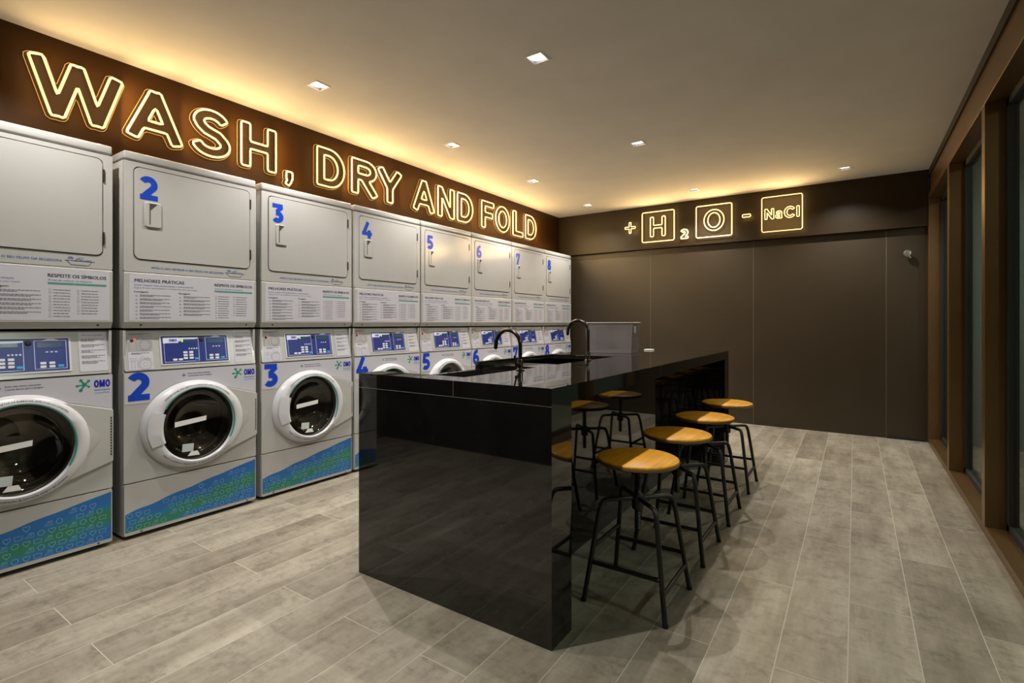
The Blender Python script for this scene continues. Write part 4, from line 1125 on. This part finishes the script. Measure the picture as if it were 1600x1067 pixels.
# ------------------------------------------------------------------ the island counter
def island():
    x0, x1, y0, y1 = -1.855, -0.86, 1.522, 4.457; zt, zb = 0.897, 0.834
    t = thing('kitchen_island', 'long glossy black granite counter with two sinks and waterfall ends', 'counter', ((x0 + x1) / 2, (y0 + y1) / 2, 0))
    ox, oy = (x0 + x1) / 2, (y0 + y1) / 2
    def B(bm, a, b): box(bm, (a[0] - ox, a[1] - oy, a[2]), (b[0] - ox, b[1] - oy, b[2]))
    xa, xb = x0 + 0.032, -1.345; ya, yb_, yc = 1.645, 2.385, 3.23
    bm = bmesh.new()
    B(bm, (x0, y0, zb), (x1, ya, zt))
    B(bm, (xb, ya, zb), (x1, yc, zt))
    B(bm, (x0, yc, zb), (x1, y1, zt))
    B(bm, (x0, ya, zb - 0.03), (xa, 2.372, 0.852))                 # low rim beside the near sink
    B(bm, (x0, 2.372, zb - 0.03), (xa, yc, zt))                    # rim beside the far sink
    # wet area round the far sink, slightly sunk
    ix0, ix1, iy0, iy1 = -1.775, -1.40, 2.62, 3.15
    for a, b in (((xa, yb_), (xb, iy0)), ((xa, iy1), (xb, yc)), ((xa, iy0), (ix0, iy1)), ((ix1, iy0), (xb, iy1))): B(bm, (*a, zb), (*b, 0.881))
    wt = to_obj('worktop', bm, M['granite'], t)
    def basin(ax, ay, bx, by, top, dep):
        bm = bmesh.new(); th = 0.006
        B(bm, (ax, ay, top - dep), (bx, by, top - dep + th))
        B(bm, (ax - th, ay - th, top - dep), (ax, by + th, top)); B(bm, (bx, ay - th, top - dep), (bx + th, by + th, top))
        B(bm, (ax, ay - th, top - dep), (bx, ay, top)); B(bm, (ax, by, top - dep), (bx, by + th, top))
        s = to_obj('sink', bm, M['sink'], t)
        bm = bmesh.new(); cx, cy = (ax + bx) / 2 - ox, (ay + by) / 2 - oy
        lathe(bm, [(0, 0.003), (0.03, 0.004), (0.045, 0.006), (0.05, 0.0)], 24, lambda r, g, hh: (cx + r * math.cos(g), cy + r * math.sin(g), top - dep + th + hh))
        to_obj('drain', bm, M['chrome'], s, 0.8)
    basin(xa + 0.006, ya + 0.006, xb - 0.006, yb_ - 0.006, 0.852, 0.13)
    basin(ix0, iy0, ix1, iy1, 0.872, 0.15)
    bm = bmesh.new(); B(bm, (x0, y0, 0.0), (x1, y0 + 0.147, zb)); to_obj('side_panel', bm, M['granite'], t)
    bm = bmesh.new(); B(bm, (x0, y1 - 0.147, 0.0), (x1, y1, zb)); to_obj('side_panel', bm, M['granite'], t)
    bm = bmesh.new(); B(bm, (-1.165, y0 + 0.147, 0.0), (-1.14, y1 - 0.147, zb)); to_obj('back_panel', bm, M['granite'], t)
    bm = bmesh.new(); B(bm, (-1.84, y0 + 0.147, 0.0), (-1.165, y1 - 0.147, 0.66)); B(bm, (-1.84, y0 + 0.147, 0.66), (-1.83, y1 - 0.147, 0.80)); to_obj('cabinet_body', bm, M['granite'], t)
    bm = bmesh.new()
    B(bm, (x0, y0 - 0.0006, zb - 0.001), (x1, y0, zb + 0.001)); B(bm, (-1.301, y0 - 0.0006, zb), (-1.299, y0, zt)); B(bm, (-1.301, y0, zt), (-1.299, ya, zt + 0.0004))
    to_obj('joint_line', bm, M['joint'], wt)
island()

def faucet(x, y, hgt, reach, drop, label, lever_near):
    z0 = 0.897
    t = thing('faucet', label, 'faucet', (x, y, z0), 'gunmetal gooseneck faucets')
    bm = bmesh.new(); lathe(bm, [(0, 0), (0.021, 0), (0.021, 0.004), (0.015, 0.008), (0.0135, 0.012), (0.0135, 0.05), (0.0115, 0.055), (0, 0.055)], 24)
    to_obj('base', bm, M['faucet'], t, 0.7)
    r = reach / 2
    pts = [(0, 0, 0.05), (0, 0, hgt - r - 0.03), (0, 0, hgt - r)] + [(-r + r * math.cos(g), 0, hgt - r - 0.006 + r * math.sin(g)) for g in [math.radians(a) for a in range(8, 181, 9)]]
    e = Vector(pts[-1]); pts += [e + Vector((-0.002, 0, -0.015)), e + Vector((-0.006, 0, -(drop - (hgt - (hgt - r)) + 0.006) if drop > r else -0.02))]
    bm = bmesh.new(); tube(bm, pts, 0.0098, 14)
    to_obj('spout', bm, M['faucet'], t, 0.9)
    bm = bmesh.new(); tube(bm, [(0, 0, 0.030), (0, -0.034, 0.030)], 0.0095, 12)
    st = to_obj('valve', bm, M['faucet'], t, 0.7)
    bm = bmesh.new(); tube(bm, [(0, -0.030, 0.030), (-0.004, -0.036, 0.05), (-0.008, -0.038, 0.072)] if lever_near else [(0, -0.030, 0.030), (-0.03, -0.036, 0.030), (-0.06, -0.038, 0.028)], 0.0042, 10)
    to_obj('lever', bm, M['faucet'], st, 0.9)
faucet(-1.322, 2.036, 0.197, 0.142, 0.085, 'dark gooseneck faucet at the near sink of the counter', True)
faucet(-1.322, 2.779, 0.247, 0.135, 0.08, 'dark gooseneck faucet at the far sink, in front of the grey basket', False)

def basket():
    L_, W_, H_ = 0.335, 0.275, 0.222
    t = thing('laundry_basket', 'grey perforated plastic laundry basket standing on the counter', 'basket', (-1.365, 3.60, 0.897), None, math.radians(9))
    fx = 1.07
    def P(side, u, v):       # side walls, flaring towards the top
        s = 1 + (fx - 1) * v
        hx, hy = L_ / 2 * s, W_ / 2 * s; cx, cy = -L_ / 2, W_ / 2
        q = {0: (-hx + 2 * hx * u, -hy), 1: (hx, -hy + 2 * hy * u), 2: (hx - 2 * hx * u, hy), 3: (-hx, hy - 2 * hy * u)}[side]
        return (cx + q[0], cy + q[1], 0.004 + v * H_)
    bm = bmesh.new()
    for s in range(4):
        nu = 25 if s in (0, 2) else 20; nv = 16
        g = [[bm.verts.new(P(s, i / nu, j / nv)) for i in range(nu + 1)] for j in range(nv + 1)]
        for j in range(nv):
            for i in range(nu):
                q = [g[j][i], g[j][i + 1], g[j + 1][i + 1], g[j + 1][i]]
                if 1 <= j < nv - 1 and 1 <= i < nu - 1:
                    c = sum((v.co for v in q), Vector()) / 4
                    r = [bm.verts.new(v.co.lerp(c, 0.34)) for v in q]
                    for k in range(4): bm.faces.new((q[k], q[(k + 1) % 4], r[(k + 1) % 4], r[k]))
                else: bm.faces.new(q)
    bmesh.ops.remove_doubles(bm, verts=bm.verts[:], dist=1e-4)
    b = to_obj('basket_wall', bm, M['basket'], t)
    md = b.modifiers.new('thick', 'SOLIDIFY'); md.thickness = 0.003
    bm = bmesh.new(); box(bm, (-L_, 0, 0), (0, W_, 0.006), 0.002); to_obj('basket_floor', bm, M['basket'], t)
    bm = bmesh.new()
    c = [Vector(P(s, 0, 1)) for s in range(4)]
    c2 = fillet([c[0].lerp(c[1], .5), c[1], c[2], c[3], c[0], c[0].lerp(c[1], .5)], 0.02)
    tube(bm, c2[:-1], 0.006, 8, closed=True); to_obj('rim', bm, M['basket'], t, 0.9)
    bm = bmesh.new()
    p = Vector(P(1, 0.10, 0.80)) + Vector((0.006, 0, 0)); 
    box(bm, (p.x, p.y, p.z - 0.03), (p.x + 0.001, p.y + 0.07, p.z + 0.02)); o = to_obj('price_tag', bm, M['paper'], t); o['label'] = 'small white tag'
basket()
bm = bmesh.new(); box(bm, (-0.035, -0.03, 0), (0.035, 0.03, 0.009), 0.003)
o = to_obj('folded_paper', bm, M['paper'], None, 0.6, (-1.425, 4.17, 0.897)); tag(o, 'small white folded paper lying on the counter behind the basket', 'paper')

# ------------------------------------------------------------------ stools
def make_stool():
    t = bpy.data.objects.new('bar_stool', None); C.objects.link(t)
    bm = bmesh.new(); lathe(bm, [(0, 0.570), (0.158, 0.570), (0.164, 0.567), (0.166, 0.562)], 56)
    seat = to_obj('seat', bm, M['wood'], t, 0.5)
    bm = bmesh.new(); lathe(bm, [(0.166, 0.562), (0.166, 0.552), (0.163, 0.549)], 56)
    to_obj('seat_edge', bm, M['woodedge'], seat, 0.5)
    bm = bmesh.new(); lathe(bm, [(0.163, 0.549), (0.158, 0.546), (0.05, 0.545), (0.045, 0.535), (0, 0.535)], 56)
    to_obj('seat_base', bm, M['stoolmetal'], seat, 0.5)
    prof = [(0, 0.27), (0.010, 0.27)]; z = 0.274
    while z < 0.535: prof += [(0.0115, z), (0.0135, z + 0.0035)]; z += 0.007
    prof += [(0.0115, 0.536)]
    bm = bmesh.new(); lathe(bm, prof, 16); to_obj('screw_spindle', bm, M['stoolmetal'], t, 0.6)
    bm = bmesh.new(); lathe(bm, [(0.012, 0.355), (0.022, 0.357), (0.024, 0.362), (0.024, 0.412), (0.021, 0.418), (0.012, 0.420)], 24)
    to_obj('collar', bm, M['stoolmetal'], t, 0.6)
    legs = []
    for sx in (-1, 1):
        for sy in (-1, 1):
            pts = fillet([(sx * 0.018, sy * 0.016, 0.402), (sx * 0.108, sy * 0.102, 0.402), (sx * 0.118, sy * 0.116, 0.36), (sx * 0.165, sy * 0.165, 0.004)], 0.045, 6)
            bm = bmesh.new(); tube(bm, pts, 0.0098, 12)
            lg = to_obj('leg', bm, M['stoolmetal'], t, 0.9)
            bm = bmesh.new(); tube(bm, [(sx * 0.1655, sy * 0.1655, 0.0), (sx * 0.1645, sy * 0.1645, 0.012)], 0.0112, 12)
            to_obj('foot_cap', bm, M['gasket'], lg, 0.6)
    def at(sx, sy, z):
        k = (z - 0.004) / (0.36 - 0.004); r = 0.165 + (0.118 - 0.165) * k; return (sx * r, sy * r, z)
    for a, b, z in (((-1, -1), (1, -1), 0.157), ((-1, 1), (1, 1), 0.157), ((-1, -1), (-1, 1), 0.215), ((1, -1), (1, 1), 0.105)):
        bm = bmesh.new(); tube(bm, [at(*a, z), at(*b, z)], 0.0088, 10)
        to_obj('stretcher', bm, M['stoolmetal'], t, 0.7)
    return t
st0 = make_stool()
for i, (y, lb) in enumerate(((2.038, 'round wooden-seated black stool nearest the viewer'), (2.600, 'second black stool from the near end with a round wooden seat'),
                             (3.170, 'third black stool from the near end, between the second and the farthest one'), (3.810, 'farthest black stool with a round wooden seat, at the far end of the counter'))):
    s = st0 if i == 0 else copy_tree(st0)
    s.location = (-0.745, y, 0)
    tag(s, lb, 'stool', 'bar stools along the counter')

# round chrome hook on the narrow back panel
t = thing('wall_hook', 'small round chrome hook on the narrow panel of the back wall', 'hook', (0.417, YB, 1.79))
bm = bmesh.new(); lathe(bm, [(0.014, 0), (0.014, 0.03), (0.030, 0.038), (0.033, 0.05), (0.026, 0.06), (0, 0.062)], 28, lambda r, g, hh: (r * math.cos(g), -hh, r * math.sin(g)))
to_obj('knob', bm, M['chrome'], t, 0.7)
bm = bmesh.new(); tube(bm, [(0.008, -0.05, -0.02), (0.022, -0.052, -0.046)], 0.006, 10); to_obj('pin', bm, M['chrome'], t, 0.8)
